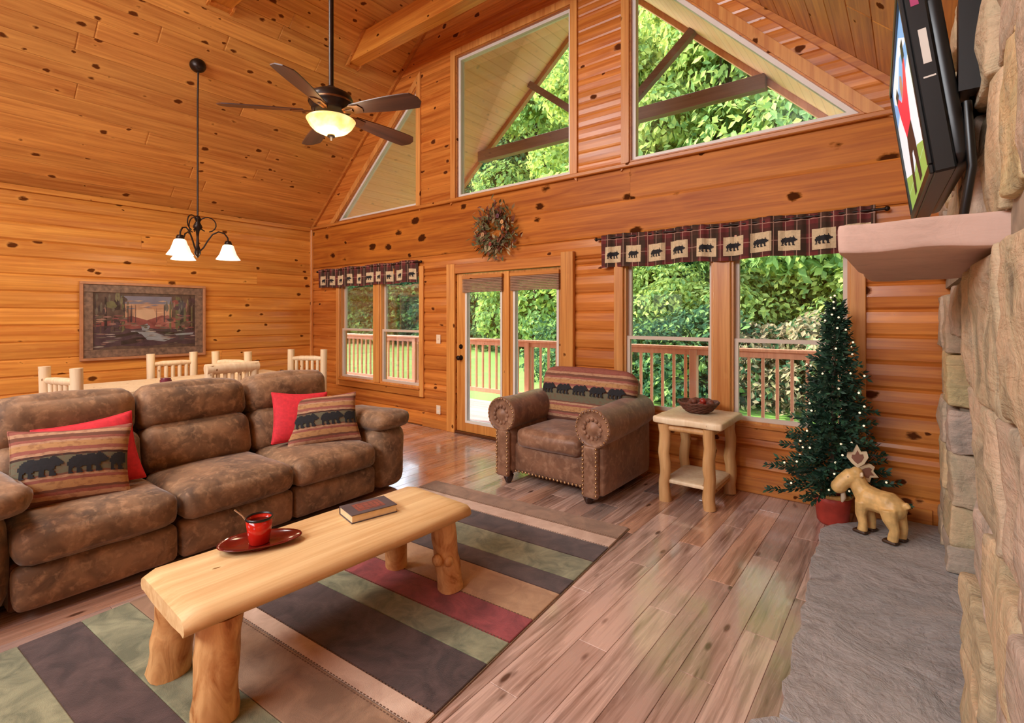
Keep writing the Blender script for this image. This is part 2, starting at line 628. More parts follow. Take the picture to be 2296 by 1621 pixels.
def glass_mat():
    g = G('window glass')
    t = g.n('BsdfTransparent', {0: (0.97, 0.98, 0.97, 1)})
    gl = g.n('BsdfGlossy', {0: (1, 1, 1, 1), 1: 0.02})
    f = g.n('Fresnel', {'IOR': 1.4})
    mx = g.n('MixShader', {0: g.math('MULTIPLY', f.outputs[0], 0.6), 1: t.outputs[0], 2: gl.outputs[0]})
    g.t.links.new(mx.outputs[0], g.out.inputs[0])
    return g.m


M['glass'] = glass_mat()
def cedar_mat():
    g = G('rough cedar log')
    o = g.coords('object')
    v = g.n('VectorMath', {0: o, 1: g.n('CombineXYZ', {0: g.math('MULTIPLY', g.rnd(), 9.0), 1: 0.3, 2: g.math('MULTIPLY', g.rnd(), 5.0)}).outputs[0]}, operation='ADD').outputs[0]
    a = g.noise(g.vmul(v, (11, 11, 4.5)), 1.0, 4.0, 0.6, 1.2)
    b = g.noise(g.vmul(v, (48, 48, 7)), 1.0, 3.0)
    col = g.mix(g.rng(a, 0.40, 0.66), C(226, 178, 118), C(176, 112, 56))
    col = g.mix(g.math('MULTIPLY', g.rng(a, 0.60, 0.72), 0.7), col, C(120, 70, 32))
    col = g.mix(g.math('MULTIPLY', g.rng(b, 0.45, 0.75), 0.45), col, C(200, 146, 88))
    m = g.base(col, 0.5, 0.35)
    g.bump(a, 0.35, 0.012)
    return m


M['aspen'] = pine('peeled log', C(222, 178, 122), C(190, 138, 82), C(128, 78, 40), 2, space='object', rough=0.5, kthr=0.12, kscale=1.6, var=0.1)
M['aspen_pale'] = pine('pale peeled log', C(238, 220, 186), C(218, 188, 146), C(156, 112, 74), 2, space='object', rough=0.5, kthr=0.1, kscale=1.6, var=0.1)
M['aspen_top'] = pine('log slab', C(240, 210, 156), C(206, 160, 104), C(140, 96, 54), 1, space='object', rough=0.45, kthr=0.10, kscale=1.2, var=0.05, grain=0.8, spec=0.35, contrast=1.25)
M['cedar'] = cedar_mat()
M['deck'] = pine('deck boards', C(188, 160, 158), C(168, 138, 136), C(130, 100, 96), 0, rough=0.6, kthr=0.05)
M['rail_wood'] = pine('stained railing', C(216, 160, 124), C(190, 132, 98), C(130, 86, 62), 2, rough=0.6, kthr=0.05)
M['truss_wood'] = pine('stained porch truss', C(140, 112, 106), C(116, 88, 82), C(90, 66, 60), 0, rough=0.6, kthr=0.05)


def soffit_mat():
    g = G('porch soffit boards')
    p = g.coords('world')
    s = g.n('SeparateXYZ', {0: p})
    fr = g.math('FRACT', g.math('DIVIDE', s.outputs[0], 0.11))
    groove = g.math('LESS_THAN', fr, 0.1)
    n = g.noise(g.vmul(p, (9, 0.8, 9)), 1.0, 3.0)
    col = g.mix(g.rng(n, 0.3, 0.7), C(250, 198, 160), C(252, 210, 178))
    col = g.mix(g.math('MULTIPLY', groove, 0.35), col, C(190, 140, 100))
    m = g.base(col, 0.55, 0.4)
    g.bump(g.math('SUBTRACT', 1.0, groove), 0.3, 0.006)
    return m


M['soffit'] = soffit_mat()


def leaf_mat(name, c1, c2, c3, tr=0.35):
    g = G(name)
    p = g.coords('world')
    n = g.noise(p, 0.55, 3.0, 0.6)
    n2 = g.noise(p, 3.5, 2.0)
    col = g.mix(g.rng(n, 0.35, 0.65), c1, c2)
    col = g.mix(g.math('MULTIPLY', g.rng(n2, 0.5, 0.72), 0.8), col, c3)
    d = g.n('BsdfDiffuse', {0: col})
    t = g.n('BsdfTranslucent', {0: col})
    mx = g.n('MixShader', {0: tr, 1: d.outputs[0], 2: t.outputs[0]})
    g.t.links.new(mx.outputs[0], g.out.inputs[0])
    return g.m


M['leaf_a'] = leaf_mat('broad leaves', C(112, 150, 84), C(146, 178, 104), C(184, 206, 134))
M['leaf_b'] = leaf_mat('yellow green leaves', C(158, 186, 96), C(196, 210, 112), C(222, 226, 140))
M['leaf_c'] = leaf_mat('deep green leaves', C(50, 88, 66), C(80, 116, 80), C(116, 148, 100))
M['leaf_d'] = leaf_mat('dry brush', C(150, 136, 106), C(178, 160, 126), C(156, 166, 112))
M['bark'] = plain('bark', C(92, 80, 66), 0.9, nscale=7, amt=0.35, bump=0.5)
M['lawn'] = plain('mown lawn', C(98, 136, 48), 0.9, nscale=1.3, amt=0.2)
M['hill'] = leaf_mat('wooded hillside', C(84, 112, 68), C(112, 140, 84), C(150, 168, 104), 0.0)


# ------------------------------------------------------------------ room shell
XL, YB, SILL = -8.18, 4.69, 3.03
RX, RZ = -3.66, 6.80          # ridge
SL, SR = 0.828, 0.985         # the two roof pitches
YR = -4.2                     # rear wall
zl = lambda x: 3.06 + SL * (x + 8.18)
zr = lambda x: 3.195 - SR * x
roof = lambda x: min(zl(x), zr(x))
inv_l = lambda z: (z - 3.06) / SL - 8.18
inv_r = lambda z: (3.195 - z) / SR

# floor with its boards
fl = MB().box((XL - .12, YR, -0.14), (0.9, YB + 0.12, -0.012)).build('floor', M['mortar'], kind='structure')
pw, pl = 0.148, 1.32
pm = MB().cbox((0, 0, -0.012), (pw - .0012, 1.0, 0.0), 0.0014).mesh('floor plank', M['floor'])
i = 0
x = XL
while x < 0.75:
    y = YR + (i * 0.47) % pl - pl
    while y < YB:
        y0, y1 = max(y, YR), min(y + pl - .0015, YB)
        if y1 - y0 > .02 and y1 > -0.6 and (x > -5.6 or y1 > 2.3):
            inst('plank', pm, fl, (x, y0, 0), scale=(1, y1 - y0, 1))
        y += pl
    x += pw
    i += 1
bk = MB()
bk.box((XL, YR, -0.012), (-5.55, 2.3, -.002))
bk.box((-5.6, YR, -0.012), (.75, -0.5, -.002))
bk.build('floorboards', M['floor'], fl, kind='stuff')


def board(a0, a1, b0, b1, z0, z1, face, back, mat, name, parent, axis='x', groove=.016, bulge=.005):
    """a wall board: section with chamfered long edges; ends (a at z0, b at z1) may slope. face/back along the wall normal"""
    d = 1 if back > face else -1
    h = z1 - z0
    c = min(.018, h * .2)
    prof = [(back, z0), (face + d * groove, z0), (face + d * .002, z0 + c), (face - d * bulge, (z0 + z1) / 2), (face + d * .002, z1 - c), (face + d * groove, z1), (back, z1)]
    n = len(prof)
    verts = []
    for e in (0, 1):
        for (t, z) in prof:
            k = (z - z0) / h
            s_ = (a0 + (b0 - a0) * k) if e == 0 else (a1 + (b1 - a1) * k)
            verts.append((s_, t, z) if axis == 'x' else (t, s_, z))
    faces = [tuple(range(n))[::-1], tuple(range(n, 2 * n))] + [(i, (i + 1) % n, n + (i + 1) % n, n + i) for i in range(n)]
    mb = MB().add(verts, faces)
    for q in range(len(mb.sm)): mb.sm[q] = False
    return mb.build(name, mat, parent)


# left wall
wl = empty('wall_left', (0, 0, 0), kind='structure')
rows = 15
rh = SILL / rows
rnd = random.Random(3)
for k in range(rows):
    cuts = [YR, -1.2 + rnd.uniform(-.6, .6), 1.3 + rnd.uniform(-1.1, 1.4), YB + .12]
    if k % 3 == 1: cuts = [YR, -.6 + rnd.uniform(-.5, .5), 3.1 + rnd.uniform(-.5, .8), YB + .12]
    for a, b in zip(cuts[:-1], cuts[1:]):
        board(a, b - .0015, a, b - .0015, k * rh, (k + 1) * rh, XL, XL - .12, M['wall_left'], 'plank', wl, 'y')
# back wall: openings as (x0,x1,z0,z1) below the sill line
wb = empty('wall_back', (0, 0, 0), kind='structure')
WL, WR_, DR = (-7.32, -5.36, 0.50, 2.14), (-2.27, -0.36, 0.57, 2.14), (-4.66, -3.0, 0.0, 2.08)
zs = [i * 2.36 / 12 for i in range(13)]
opens = [WL, DR, WR_]
for k in range(12):
    br = sorted(set([zs[k], zs[k + 1]] + [z for o in opens for z in o[2:] if zs[k] + .02 < z < zs[k + 1] - .02]))
    for z0, z1 in zip(br[:-1], br[1:]):
        zm = (z0 + z1) / 2
        xs = [XL]
        for o in opens:
            if o[2] <= zm <= o[3]: xs += [o[0], o[1]]
        xs.append(0.75)
        for a, b in zip(xs[0::2], xs[1::2]):
            board(a, b, a, b, z0, z1, YB, YB + .12, M['wall_back'], 'plank', wb)
for z0, z1, c in ((2.36, 2.70, -4.3), (2.70, SILL, -2.2)):
    for a, b in ((XL, c - .001), (c, .75)):
        board(a, b, a, b, z0, z1, YB - .004, YB + .12, M['header'], 'header_board', wb, groove=.006, bulge=.002)
# gable above the sill
CW = (-4.66, -2.90, 3.07, 4.93)
TL = [(-7.46, 3.08), (-5.43, 3.08), (-5.43, 4.76)]
TRz = 4.93
TR = [(-2.21, 3.08), (-0.27, 3.08), (-2.21, 5.10)]
tl_x = lambda z: -7.46 + (z - 3.08) * 2.03 / 1.68
tr_x = lambda z: -0.27 - (z - 3.08) * 1.94 / 2.02
z = SILL
gh = .13
while z < RZ - .02:
    br = sorted(set([z, min(z + gh, RZ - .005)] + [q for q in (3.07, 3.08, 4.93, 4.76, 5.10) if z + .015 < q < z + gh - .015]))
    for z0, z1 in zip(br[:-1], br[1:]):
        zm = (z0 + z1) / 2
        L0, L1 = max(XL, inv_l(z0)), max(XL, inv_l(z1))
        R0, R1 = min(.75, inv_r(z0)), min(.75, inv_r(z1))
        segs = [(L0, L1)]
        if 3.08 <= zm <= 4.76: segs += [(tl_x(z0), tl_x(z1)), (-5.43, -5.43)]
        if 3.07 <= zm <= 4.93: segs += [(CW[0], CW[0]), (CW[1], CW[1])]
        if 3.08 <= zm <= 5.10: segs += [(-2.21, -2.21), (tr_x(z0), tr_x(z1))]
        segs.append((R0, R1))
        for a, b in zip(segs[0::2], segs[1::2]):
            if b[0] - a[0] > .01:
                board(a[0], b[0], a[1], max(b[1], a[1] + .001), z0, z1, YB, YB + .12, M['wall_back'], 'plank', wb, groove=.007, bulge=.0)
    z += gh

# rear wall with two windows (behind the viewer), right wall
rear = MB()
for a, b, c, d in ((XL, -7.2, 0, 3.03), (-7.2, -4.9, 0, .9), (-7.2, -4.9, 2.2, 3.03), (-4.9, -1.05, 0, 3.03), (-1.05, .35, 0, .85), (-1.05, .35, 2.15, 2.7), (.35, .9, 0, 2.3)):
    rear.box((a, YR - .12, c), (b, YR, d))
rear.prism([(XL, 3.03), (.9, 2.3), (.17, 3.03), (RX, RZ)], YR - .12, YR)
rear.build('wall_rear', M['wall_back'], kind='structure')
for wi, (a, b, c, d, nm) in enumerate(((-7.2, -4.9, .9, 2.2, 5), (-1.05, .35, .85, 2.15, 3))):
    f = MB()
    for k in range(nm + 1):
        xx = a + (b - a) * k / nm
        f.box((xx - .025, YR - .1, c), (xx + .025, YR - .02, d))
    for zz in (c + .025, (c + d) / 2, d - .025):
        f.box((a, YR - .1, zz - .025), (b, YR - .02, zz + .025))
    wn = f.build('window_%d' % (8 + wi), M['white'], kind='structure')
    MB().box((a, YR - .065, c), (b, YR - .059, d)).build('pane', M['glass'], wn)
MB().box((.75, YR, 0), (.9, YB + .12, 2.42)).build('wall_right', M['wall_left'], kind='structure')

# ceiling: two slabs with their boards
ce = MB()
for (xa, xb, f) in ((XL - .35, RX, zl), (RX, 1.1, zr)):
    ce.prism([(xa, f(xa) + .02), (xb, f(xb) + .02), (xb, f(xb) + .26), (xa, f(xa) + .26)], YR - .2, YB + .12)
ceil = ce.build('ceiling', M['trim_x'], kind='structure')
rnd = random.Random(11)


def slope_boards(xa, xb, slope, f, mat, w, y0, y1):
    n = max(1, int(round(abs(xb - xa) * math.hypot(1, slope) / w)))
    ang = -math.atan(slope)
    L = math.hypot(1, slope) * (xb - xa) / n
    me = MB().cbox((0, 0, 0), (L - .0015, 1, .022), .004).mesh('ceiling board', mat)
    for k in range(n):
        x = xa + (xb - xa) * k / n
        cuts = [y0] + sorted([rnd.uniform(-1.6, .4), rnd.uniform(1.2, 4.0)]) + [y1]
        for a, b in zip(cuts[:-1], cuts[1:]):
            inst('plank', me, ceil, (x, a, f(x) ), (0, ang, 0), (1, b - a - .002, 1))


slope_boards(XL, RX, SL, zl, M['ceiling'], .19, YR, YB)
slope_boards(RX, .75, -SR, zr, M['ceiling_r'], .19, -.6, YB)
MB().prism([(RX - .12, zl(RX - .12) - .01), (RX + .1, zr(RX + .1) - .01), (RX, RZ - .16)], YR, YB).build('trim_1', M['beam'], kind='structure')

# porch roof carried on past the gable
pr = MB()
for (xa, xb, f) in ((XL - .45, RX, zl), (RX, 1.2, zr)):
    pr.prism([(xa, f(xa) - .02), (xb, f(xb) - .02), (xb, f(xb) + .2), (xa, f(xa) + .2)], YB + .12, 7.15)
pr.build('porch_roof', M['soffit'], kind='structure')

# ---- trims
n_trim = [1]


def trim(mb, mat):
    n_trim[0] += 1
    return mb.build('trim_%d' % n_trim[0], mat, kind='structure')


t = MB()   # moulding where ceiling meets the gable
for (xa, xb, f) in ((XL, RX, zl), (RX, .55, zr)):
    t.prism([(xa, f(xa) - .07), (xb, f(xb) - .07), (xb, f(xb) - .002), (xa, f(xa) - .002)], YB - .035, YB - .001)
trim(t, M['trim_x'])
trim(MB().cbox((XL, YB - .05, SILL - .01), (.3, YB - .001, SILL + .035), .008), M['trim_x'])
trim(MB().cbox((XL, YB - .05, 0), (XL + .045, YB - .002, SILL), .006), M['trim_z'])
trim(MB().cbox((XL + .001, YR, SILL - .035), (XL + .03, YB - .05, SILL + .03), .006), M['wall_left'])
MB().cbox((-5.3, YB - .018, 0), (DR[0] - .16, YB - .001, .12), .004).build('baseboard_back', M['trim_x'], kind='structure')
MB().cbox((DR[1] + .16, YB - .02, 0), (.13, YB - .001, .135), .004).build('baseboard_right', M['trim_x'], kind='structure')
MB().cbox((XL + .001, YR, 0), (XL + .018, YB - .05, .12), .004).build('baseboard_left', M['wall_left'], kind='structure')


# ---- windows
def ring(mb, pts, w, y0, y1, mi=0):
    """frame that runs round a convex polygon in xz, w wide inwards"""
    n = len(pts)
    P = [Vector(p) for p in pts]
    ce_ = sum(P, Vector((0, 0))) / n
    inn = []
    for i in range(n):
        a, b, c = P[i - 1], P[i], P[(i + 1) % n]
        d1, d2 = (b - a).normalized(), (c - b).normalized()
        n1, n2 = Vector((-d1.y, d1.x)), Vector((-d2.y, d2.x))
        if n1.dot(ce_ - b) < 0: n1 = -n1
        if n2.dot(ce_ - b) < 0: n2 = -n2
        bi = (n1 + n2).normalized()
        inn.append(b + bi * (w / max(.25, bi.dot(n1))))
    for i in range(n):
        j = (i + 1) % n
        mb.prism([tuple(P[i]), tuple(P[j]), tuple(inn[j]), tuple(inn[i])], y0, y1, mi)
    return [tuple(p) for p in inn]


def rect(x0, x1, z0, z1):
    return [(x0, z0), (x1, z0), (x1, z1), (x0, z1)]


def outset(pts, w):
    P = [Vector(p) for p in pts]
    c = sum(P, Vector((0, 0))) / len(P)
    out = []
    n = len(P)
    for i in range(n):
        a, b, d = P[i - 1], P[i], P[(i + 1) % n]
        d1, d2 = (b - a).normalized(), (d - b).normalized()
        n1, n2 = Vector((d1.y, -d1.x)), Vector((d2.y, -d2.x))
        if n1.dot(c - b) > 0: n1 = -n1
        if n2.dot(c - b) > 0: n2 = -n2
        bi = (n1 + n2).normalized()
        out.append(tuple(b + bi * (w / max(.3, bi.dot(n1)))))
    return out


for wi, (pts, cw) in enumerate(((TL, .085), (rect(*CW), .085), (TR, .085))):
    f = MB()
    inn = ring(f, pts, .05, YB + .035, YB + .10)
    w = f.build('window_%d' % (wi + 1), M['white'], kind='structure')
    cs = MB()
    o2 = outset(pts, cw)
    n = len(pts)
    for i in range(n):
        j = (i + 1) % n
        if max(pts[i][1], pts[j][1]) < 3.2: continue
        cs.prism([pts[i], pts[j], o2[j], o2[i]], YB - .022, YB - .001)
    cs.build('casing', M['trim_z'], w)
    jb = MB()
    ring(jb, pts, .012, YB - .001, YB + .035)
    jb.build('jamb', M['trim_x'], w)
    MB().prism(inn, YB + .066, YB + .072).build('pane', M['glass'], w)


def double_window(num, o, casing):
    x0, x1, z0, z1 = o
    w = empty('window_%d' % num, (0, 0, 0), kind='structure')
    mull = .15
    xm = (x0 + x1) / 2
    c = MB()
    c.cbox((x0 - casing, YB - .03, z0 - .10), (x0, YB - .001, z1 + casing), .005)
    c.build('casing', M['trim_z'], w)
    MB().cbox((x1, YB - .03, z0 - .10), (x1 + casing, YB - .001, z1 + casing), .005).build('casing', M['trim_z'], w)
    MB().cbox((x0, YB - .03, z1), (x1, YB - .001, z1 + casing), .005).build('casing', M['trim_x'], w)
    MB().cbox((x0, YB - .028, z0 - .10), (x1, YB - .001, z0), .005).build('casing', M['trim_x'], w)
    MB().cbox((x0 - .02, YB - .05, z0 - .005), (x1 + .02, YB + .11, z0 + .022), .006).build('sill', M['trim_x'], w)
    MB().cbox((xm - mull / 2, YB - .025, z0 + .022), (xm + mull / 2, YB + .1, z1), .006).build('mullion', M['trim_z'], w)
    for a, b in ((x0, xm - mull / 2), (xm + mull / 2, x1)):
        zm = 1.31
        jb = MB()
        ring(jb, rect(a, b, z0 + .022, z1), .02, YB - .001, YB + .11)
        jb.build('jamb', M['trim_z'], w)
        a2, b2 = a + .02, b - .02
        up = MB()
        iu = ring(up, rect(a2, b2, zm - .018, z1 - .02), .034, YB + .062, YB + .095)
        s1 = up.build('sash', M['sash'], w)
        MB().prism(iu, YB + .076, YB + .081).build('pane', M['glass'], s1)
        lo = MB()
        il = ring(lo, rect(a2, b2, z0 + .042, zm + .018), .034, YB + .024, YB + .058)
        s2 = lo.build('sash', M['sash'], w)
        MB().prism(il, YB + .038, YB + .043).build('pane', M['glass'], s2)
    return w


double_window(4, WL, .085)
double_window(5, WR_, .10)

# ---- french door
dr = empty('door_1', (0, 0, 0), kind='structure')
x0, x1, _, z1 = DR
MB().cbox((x0 - .15, YB - .035, 0), (x0, YB - .001, z1 + .13), .006).build('casing', M['door_wood'], dr)
MB().cbox((x1, YB - .06, 0), (x1 + .16, YB - .001, z1 + .15), .006).build('casing', M['door_wood'], dr)
MB().cbox((x0, YB - .03, z1), (x1, YB - .001, z1 + .12), .006).build('casing', M['trim_x'], dr)
MB().cbox((x0, YB - .03, 0.001), (x1, YB + .12, .03), .004).build('threshold', M['bronze_brushed'], dr)
xs = (x0 + .005, -3.795, x1 - .005)
for k, (a, b) in enumerate(((xs[0], -3.80), (-3.79, xs[2]))):
    gl = (-4.47, -3.91) if k == 0 else (-3.68, -3.09)
    lf = MB()
    lf.cbox((a, YB + .01, .032), (gl[0] - .03, YB + .06, z1 - .005), .003)
    lf.cbox((gl[1] + .03, YB + .01, .032), (b, YB + .06, z1 - .005), .003)
    lf.cbox((gl[0] - .03, YB + .01, .032), (gl[1] + .03, YB + .06, .15), .003)
    lf.cbox((gl[0] - .03, YB + .01, 1.99), (gl[1] + .03, YB + .06, z1 - .005), .003)
    leaf = lf.build('door_leaf', M['door_wood'], dr)
    fr = MB()
    inn = ring(fr, rect(gl[0] - .03, gl[1] + .03, .15, 1.99), .03, YB + .004, YB + .066)
    fr.build('glazing_bead', M['white'], leaf)
    MB().prism(inn, YB + .033, YB + .038).build('pane', M['glass'], leaf)
    bl = MB()
    for q in range(9):
        zz = 1.83 + q * .019
        bl.cbox((gl[0] - .05, YB - .03, zz), (gl[1] + .05, YB + .003, zz + .016), .004)
    bl.cbox((gl[0] - .055, YB - .035, 2.0), (gl[1] + .055, YB + .004, 2.045), .004, mi=1)
    bl.build('blind', [plain('folded blind %d' % k, C(150, 116, 92), .8, nscale=20), M['trim_x']], leaf, label='raised folded blind')
    if k == 0:
        kb = MB()
        Mk = Matrix.Translation((-4.575, YB + .01, .985)) @ Matrix.Rotation(R(90), 4, 'X')
        kb.lathe([(0, 0), (.033, 0), (.033, .008), (.012, .012), (.012, .035), (.03, .045), (.031, .06), (.02, .07), (0, .071)], n=16, M=Mk)
        kb.build('door_knob', M['bronze'], leaf)
        db = MB().lathe([(0, 0), (.03, 0), (.03, .012), (.012, .016), (.012, .03), (0, .03)], n=16, M=Matrix.Translation((-4.575, YB + .01, 1.13)) @ Matrix.Rotation(R(90), 4, 'X'))
        db.build('deadbolt', M['bronze'], leaf)
MB().cbox((-3.83, YB - .012, .03), (-3.76, YB + .009, z1 - .01), .004).build('astragal', M['door_wood'], dr)

# ---- tie beams
for k, (y0, y1) in enumerate(((3.90, 4.06), (2.20, 2.42))):
    zb = 4.93
    xl, xr = inv_l(zb) + .0, inv_r(zb)
    bm_ = MB().prism([(xl + .01, zb), (xr - .01, zb), (inv_r(zb + .3) - .02, zb + .3), (inv_l(zb + .3) + .02, zb + .3)], y0, y1)
    b_ = bm_.build('tie_beam', M['beam'], label=('long honey pine tie beam just inside the gable windows', 'pine tie beam end showing at the top of the ceiling, nearer the viewer')[k], cat='beam')
    tr_ = MB()
    for yy in (y0 - .022, y1):
        tr_.prism([(xl - .03, zb - .045), (xl + .05, zb - .03), (inv_l(zb + .3) + .06, zb + .3), (inv_l(zb + .3) - .02, zb + .3)], yy, yy + .022)
    tr_.box((xl - .02, y0, zb - .03), (xl + .04, y1, zb - .001))
    tr_.build('end_trim', M['trim_x'], b_)
# ------------------------------------------------------------------ stone chimney, hearth, mantel
ch = empty('stone_chimney', (0.3, 2.8, 0), label='tan fieldstone chimney wall with deep joints at the right', cat='chimney')
XF = 0.17
rnd = random.Random(21)


def stone_piece(y0, y1, z0, z1, x0, x1, seed, amp=.022):
    c = ((x0 + x1) / 2, (y0 + y1) / 2, (z0 + z1) / 2)
    mb = MB().soft(c, (x1 - x0, y1 - y0 - .006, z1 - z0 - .006), .016, (.004, .0, .0), 9, nz=amp, nzs=4.2, seed=seed, nz2=.6)
    mb.v = [v - Vector((.3, 2.8, 0)) for v in mb.v]
    return mb.build('stone', M['stone'], ch)


def stone_field(ya, yb, za, zb, x0, x1, hmin, hmax, lmin, lmax):
    z = za
    while z < zb - .02:
        h = rnd.uniform(hmin, hmax)
        if zb - (z + h) < hmin: h = zb - z
        y = ya
        while y < yb - .02:
            l = rnd.uniform(lmin, lmax)
            if yb - (y + l) < lmin * .7: l = yb - y
            stone_piece(y, y + l, z, min(z + h, zb), x0 - rnd.uniform(-.014, .016), x1, rnd.uniform(0, 90))
            y += l
        z += h


stone_field(3.84, YB - .02, .03, 1.66, XF + .005, .62, .13, .34, .28, .52)
stone_field(.9, 2.44, .03, 1.70, XF, .62, .16, .40, .34, .7)
stone_field(2.44, 3.84, 1.42, 1.70, XF + .01, .62, .2, .3, .5, .8)
stone_field(.9, YB - .02, 1.80, 2.86, XF, .33, .14, .42, .28, .62)
mo = MB()
o = Vector((-.3, -2.8, 0))
mo.box((XF + .06, 3.89, .01), (.6, YB - .015, 1.72), M=Matrix.Translation(o))
mo.box((XF + .06, .9, .01), (.6, 2.40, 1.72), M=Matrix.Translation(o))
mo.box((XF + .06, 2.41, 1.47), (.6, 3.88, 1.72), M=Matrix.Translation(o))
mo.box((XF + .03, .9, 1.72), (.6, YB - .015, 2.42), M=Matrix.Translation(o))
mo.box((XF + .03, .9, 2.42), (.34, YB - .015, 2.8), M=Matrix.Translation(o))
mo.build('mortar_core', M['mortar'], ch)
MB().box((.6, 2.3, .0), (.7, 3.95, 1.6), M=Matrix.Translation(o)).build('firebox_back', M['soot'], ch)
# mantel slab with rough edges
mm = MB()
mm.soft((XF - .14, 2.545, 1.752), (.40, 1.55, .086), .012, (0, 0, 0), 12, nz=.012, nzs=6, seed=4)
ob = mm.build('mantel_shelf', M['mantel'], label='pink sandstone mantel slab jutting out below the television', cat='mantel')
# hearth: two grey slabs
hr = random.Random(5)


def rough_outline(pts, step=.06, amp=.012):
    out = []
    n = len(pts)
    for i in range(n):
        a, b = Vector(pts[i]), Vector(pts[(i + 1) % n])
        m = max(1, int((b - a).length / step))
        for k in range(m):
            p = a.lerp(b, k / m)
            out.append((p.x + hr.uniform(-amp, amp), p.y + hr.uniform(-amp, amp)))
    return out


he = empty('stone_hearth', (-.15, 3, 0), label='grey rough stone hearth slab laid flush on the floor by the chimney', cat='hearth')
for pts in ([(-.385, 2.09), (-.40, 2.35), (-.425, 2.96), (-.463, 3.5), (-.478, 4.10), (-.40, 4.29), (-.22, 4.46), (-.08, 4.655), (.5, 4.66), (.55, 3.82), (.55, 2.46), (.4, 2.45), (.4, 2.09)],
            [(-.44, .6), (-.455, 1.5), (-.47, 2.0), (-.39, 2.07), (.4, 2.07), (.4, .6)]):
    po = rough_outline(pts)
    mb = MB()
    cx, cy = sum(p[0] for p in po) / len(po), sum(p[1] for p in po) / len(po)
    top = [(p[0], p[1]) for p in po]
    mb.prism([(p[0] + .15, p[1] - 3) for p in top], .0005, .036, plane='xy')
    mb.build('slab', M['hearth'], he)

# ------------------------------------------------------------------ television on its bracket
tv = empty('television', (0.05, 2.45, 1.95), label='wide flat television tilted down above the mantel, showing a figure in red', cat='television')
# local frame: x = along the screen towards the back wall, y = out of the back, z = up
A0 = Vector((.054, 2.0, 1.962))
ux = Vector((-.040, .95, 0.0)).normalized()
uz0 = Vector((-.135, -.01, 1)).normalized()
uy = uz0.cross(ux).normalized() * -1
if uy.x < 0: uy = -uy
uz = ux.cross(uy).normalized()
if uz.z < 0: uz = -uz
MT = Matrix.Translation(-Vector(tv.location)) @ Matrix.Translation(A0) @ Matrix((ux, uy, uz)).transposed().to_4x4()
W_, H_ = 0.97, 0.62
MB().cbox((0, .004, 0), (W_, .06, H_), .006, M=MT).build('housing', M['black'], tv)
MB().soft((W_ / 2, .075, H_ / 2 - .02), (W_ * .98, .05, H_ * .9), .02, (0, .012, 0), 6, M=MT).build('back_cover', M['black'], tv)
bz = MB()
for (a, b, c, d) in ((0, W_, 0, .03), (0, W_, H_ - .025, H_), (0, .022, .03, H_ - .025), (W_ - .022, W_, .03, H_ - .025)):
    bz.cbox((a, -.006, c), (b, .006, d), .003, M=MT)
bz.build('bezel', M['black'], tv)
scr = MB()
w0, w1, h0, h1 = .022, W_ - .022, .03, H_ - .025


def flat(poly, y, mi):
    scr.add([(w0 + (w1 - w0) * p[0], y, h0 + (h1 - h0) * p[1]) for p in poly], [tuple(range(len(poly)))], mi, False, MT)


flat([(0, .16), (1, .16), (1, .72), (0, .72)], .0035, 0)
flat([(0, .72), (1, .72), (1, 1), (0, 1)], .0035, 1)
flat([(0, 0), (1, 0), (1, .16), (0, .16)], .0035, 2)
flat([(0, .16), (.3, .26), (.55, .18), (1, .3), (1, .16)], .003, 2)
flat([(.05, .78), (.4, .9), (.8, .8), (.95, .9), (.9, .99), (.3, .97)], .003, 0)
flat([(.36, .46), (.62, .46), (.74, .66), (.80, .80), (.70, .80), (.58, .70), (.42, .72), (.30, .80), (.22, .78), (.30, .62)], .0025, 3)
flat([(.36, .46), (.62, .46), (.66, .30), (.70, .06), (.60, .06), (.52, .30), (.46, .30), (.40, .06), (.30, .06), (.32, .30)], .0025, 4)
flat([(.66, .80), (.80, .80), (.82, .88), (.70, .88)], .0025, 4)
flat([(.20, .78), (.31, .80), (.28, .90), (.19, .88)], .0025, 4)
flat([(.43, .72), (.55, .71), (.56, .80), (.49, .84), (.43, .80)], .0025, 5)
scr.build('screen', [emit('screen snow', C(226, 236, 244), .55), emit('screen sky', C(120, 170, 224), .6), emit('screen grass', C(140, 176, 84), .55), emit('screen red', C(214, 42, 70), .6), emit('screen dark', C(30, 26, 30), .3), emit('screen skin', C(180, 130, 110), .5)], tv, label='lit screen with a figure in red on grass and snow')
MB().box((-.0012, .026, .34), (.0005, .046, .45), M=MT).build('sticker', M['white'], tv, label='white printed sticker on the side')
MB().box((-.0012, .02, .53), (.0005, .04, .565), M=MT).build('sticker', plain('pink sticker', C(176, 60, 110), .5), tv, label='small pink sticker on the side')
MB().box((-.0012, .02, .295), (.0005, .05, .300), M=MT).build('vent_line', M['white'], tv)
brk = MB()
p_ = lambda x, y, z: MT @ Vector((x, y, z))
brk.box((.36, .09, .12), (.62, .105, .46), M=MT)
brk.build('mount_plate', M['black'], tv)
arm = MB()
wl_ = Vector((XF - .005, 2.45, 2.22)) - Vector(tv.location)
for yy in (.40, .57):
    a = MT @ Vector((yy, .1, .28))
    arm.tube([a, Vector((wl_.x, a.y, a.z + .06))], .016, 8)
arm.box((wl_.x - .012, wl_.y - .26, wl_.z - .2), (wl_.x + .02, wl_.y + .24, wl_.z + .26))
arm.box((wl_.x - .05, wl_.y - .44, wl_.z - .02), (wl_.x + .01, wl_.y - .37, wl_.z + .26))
arm.box((wl_.x - .05, wl_.y - .40, wl_.z + .02), (wl_.x - .012, wl_.y - .2, wl_.z + .06))
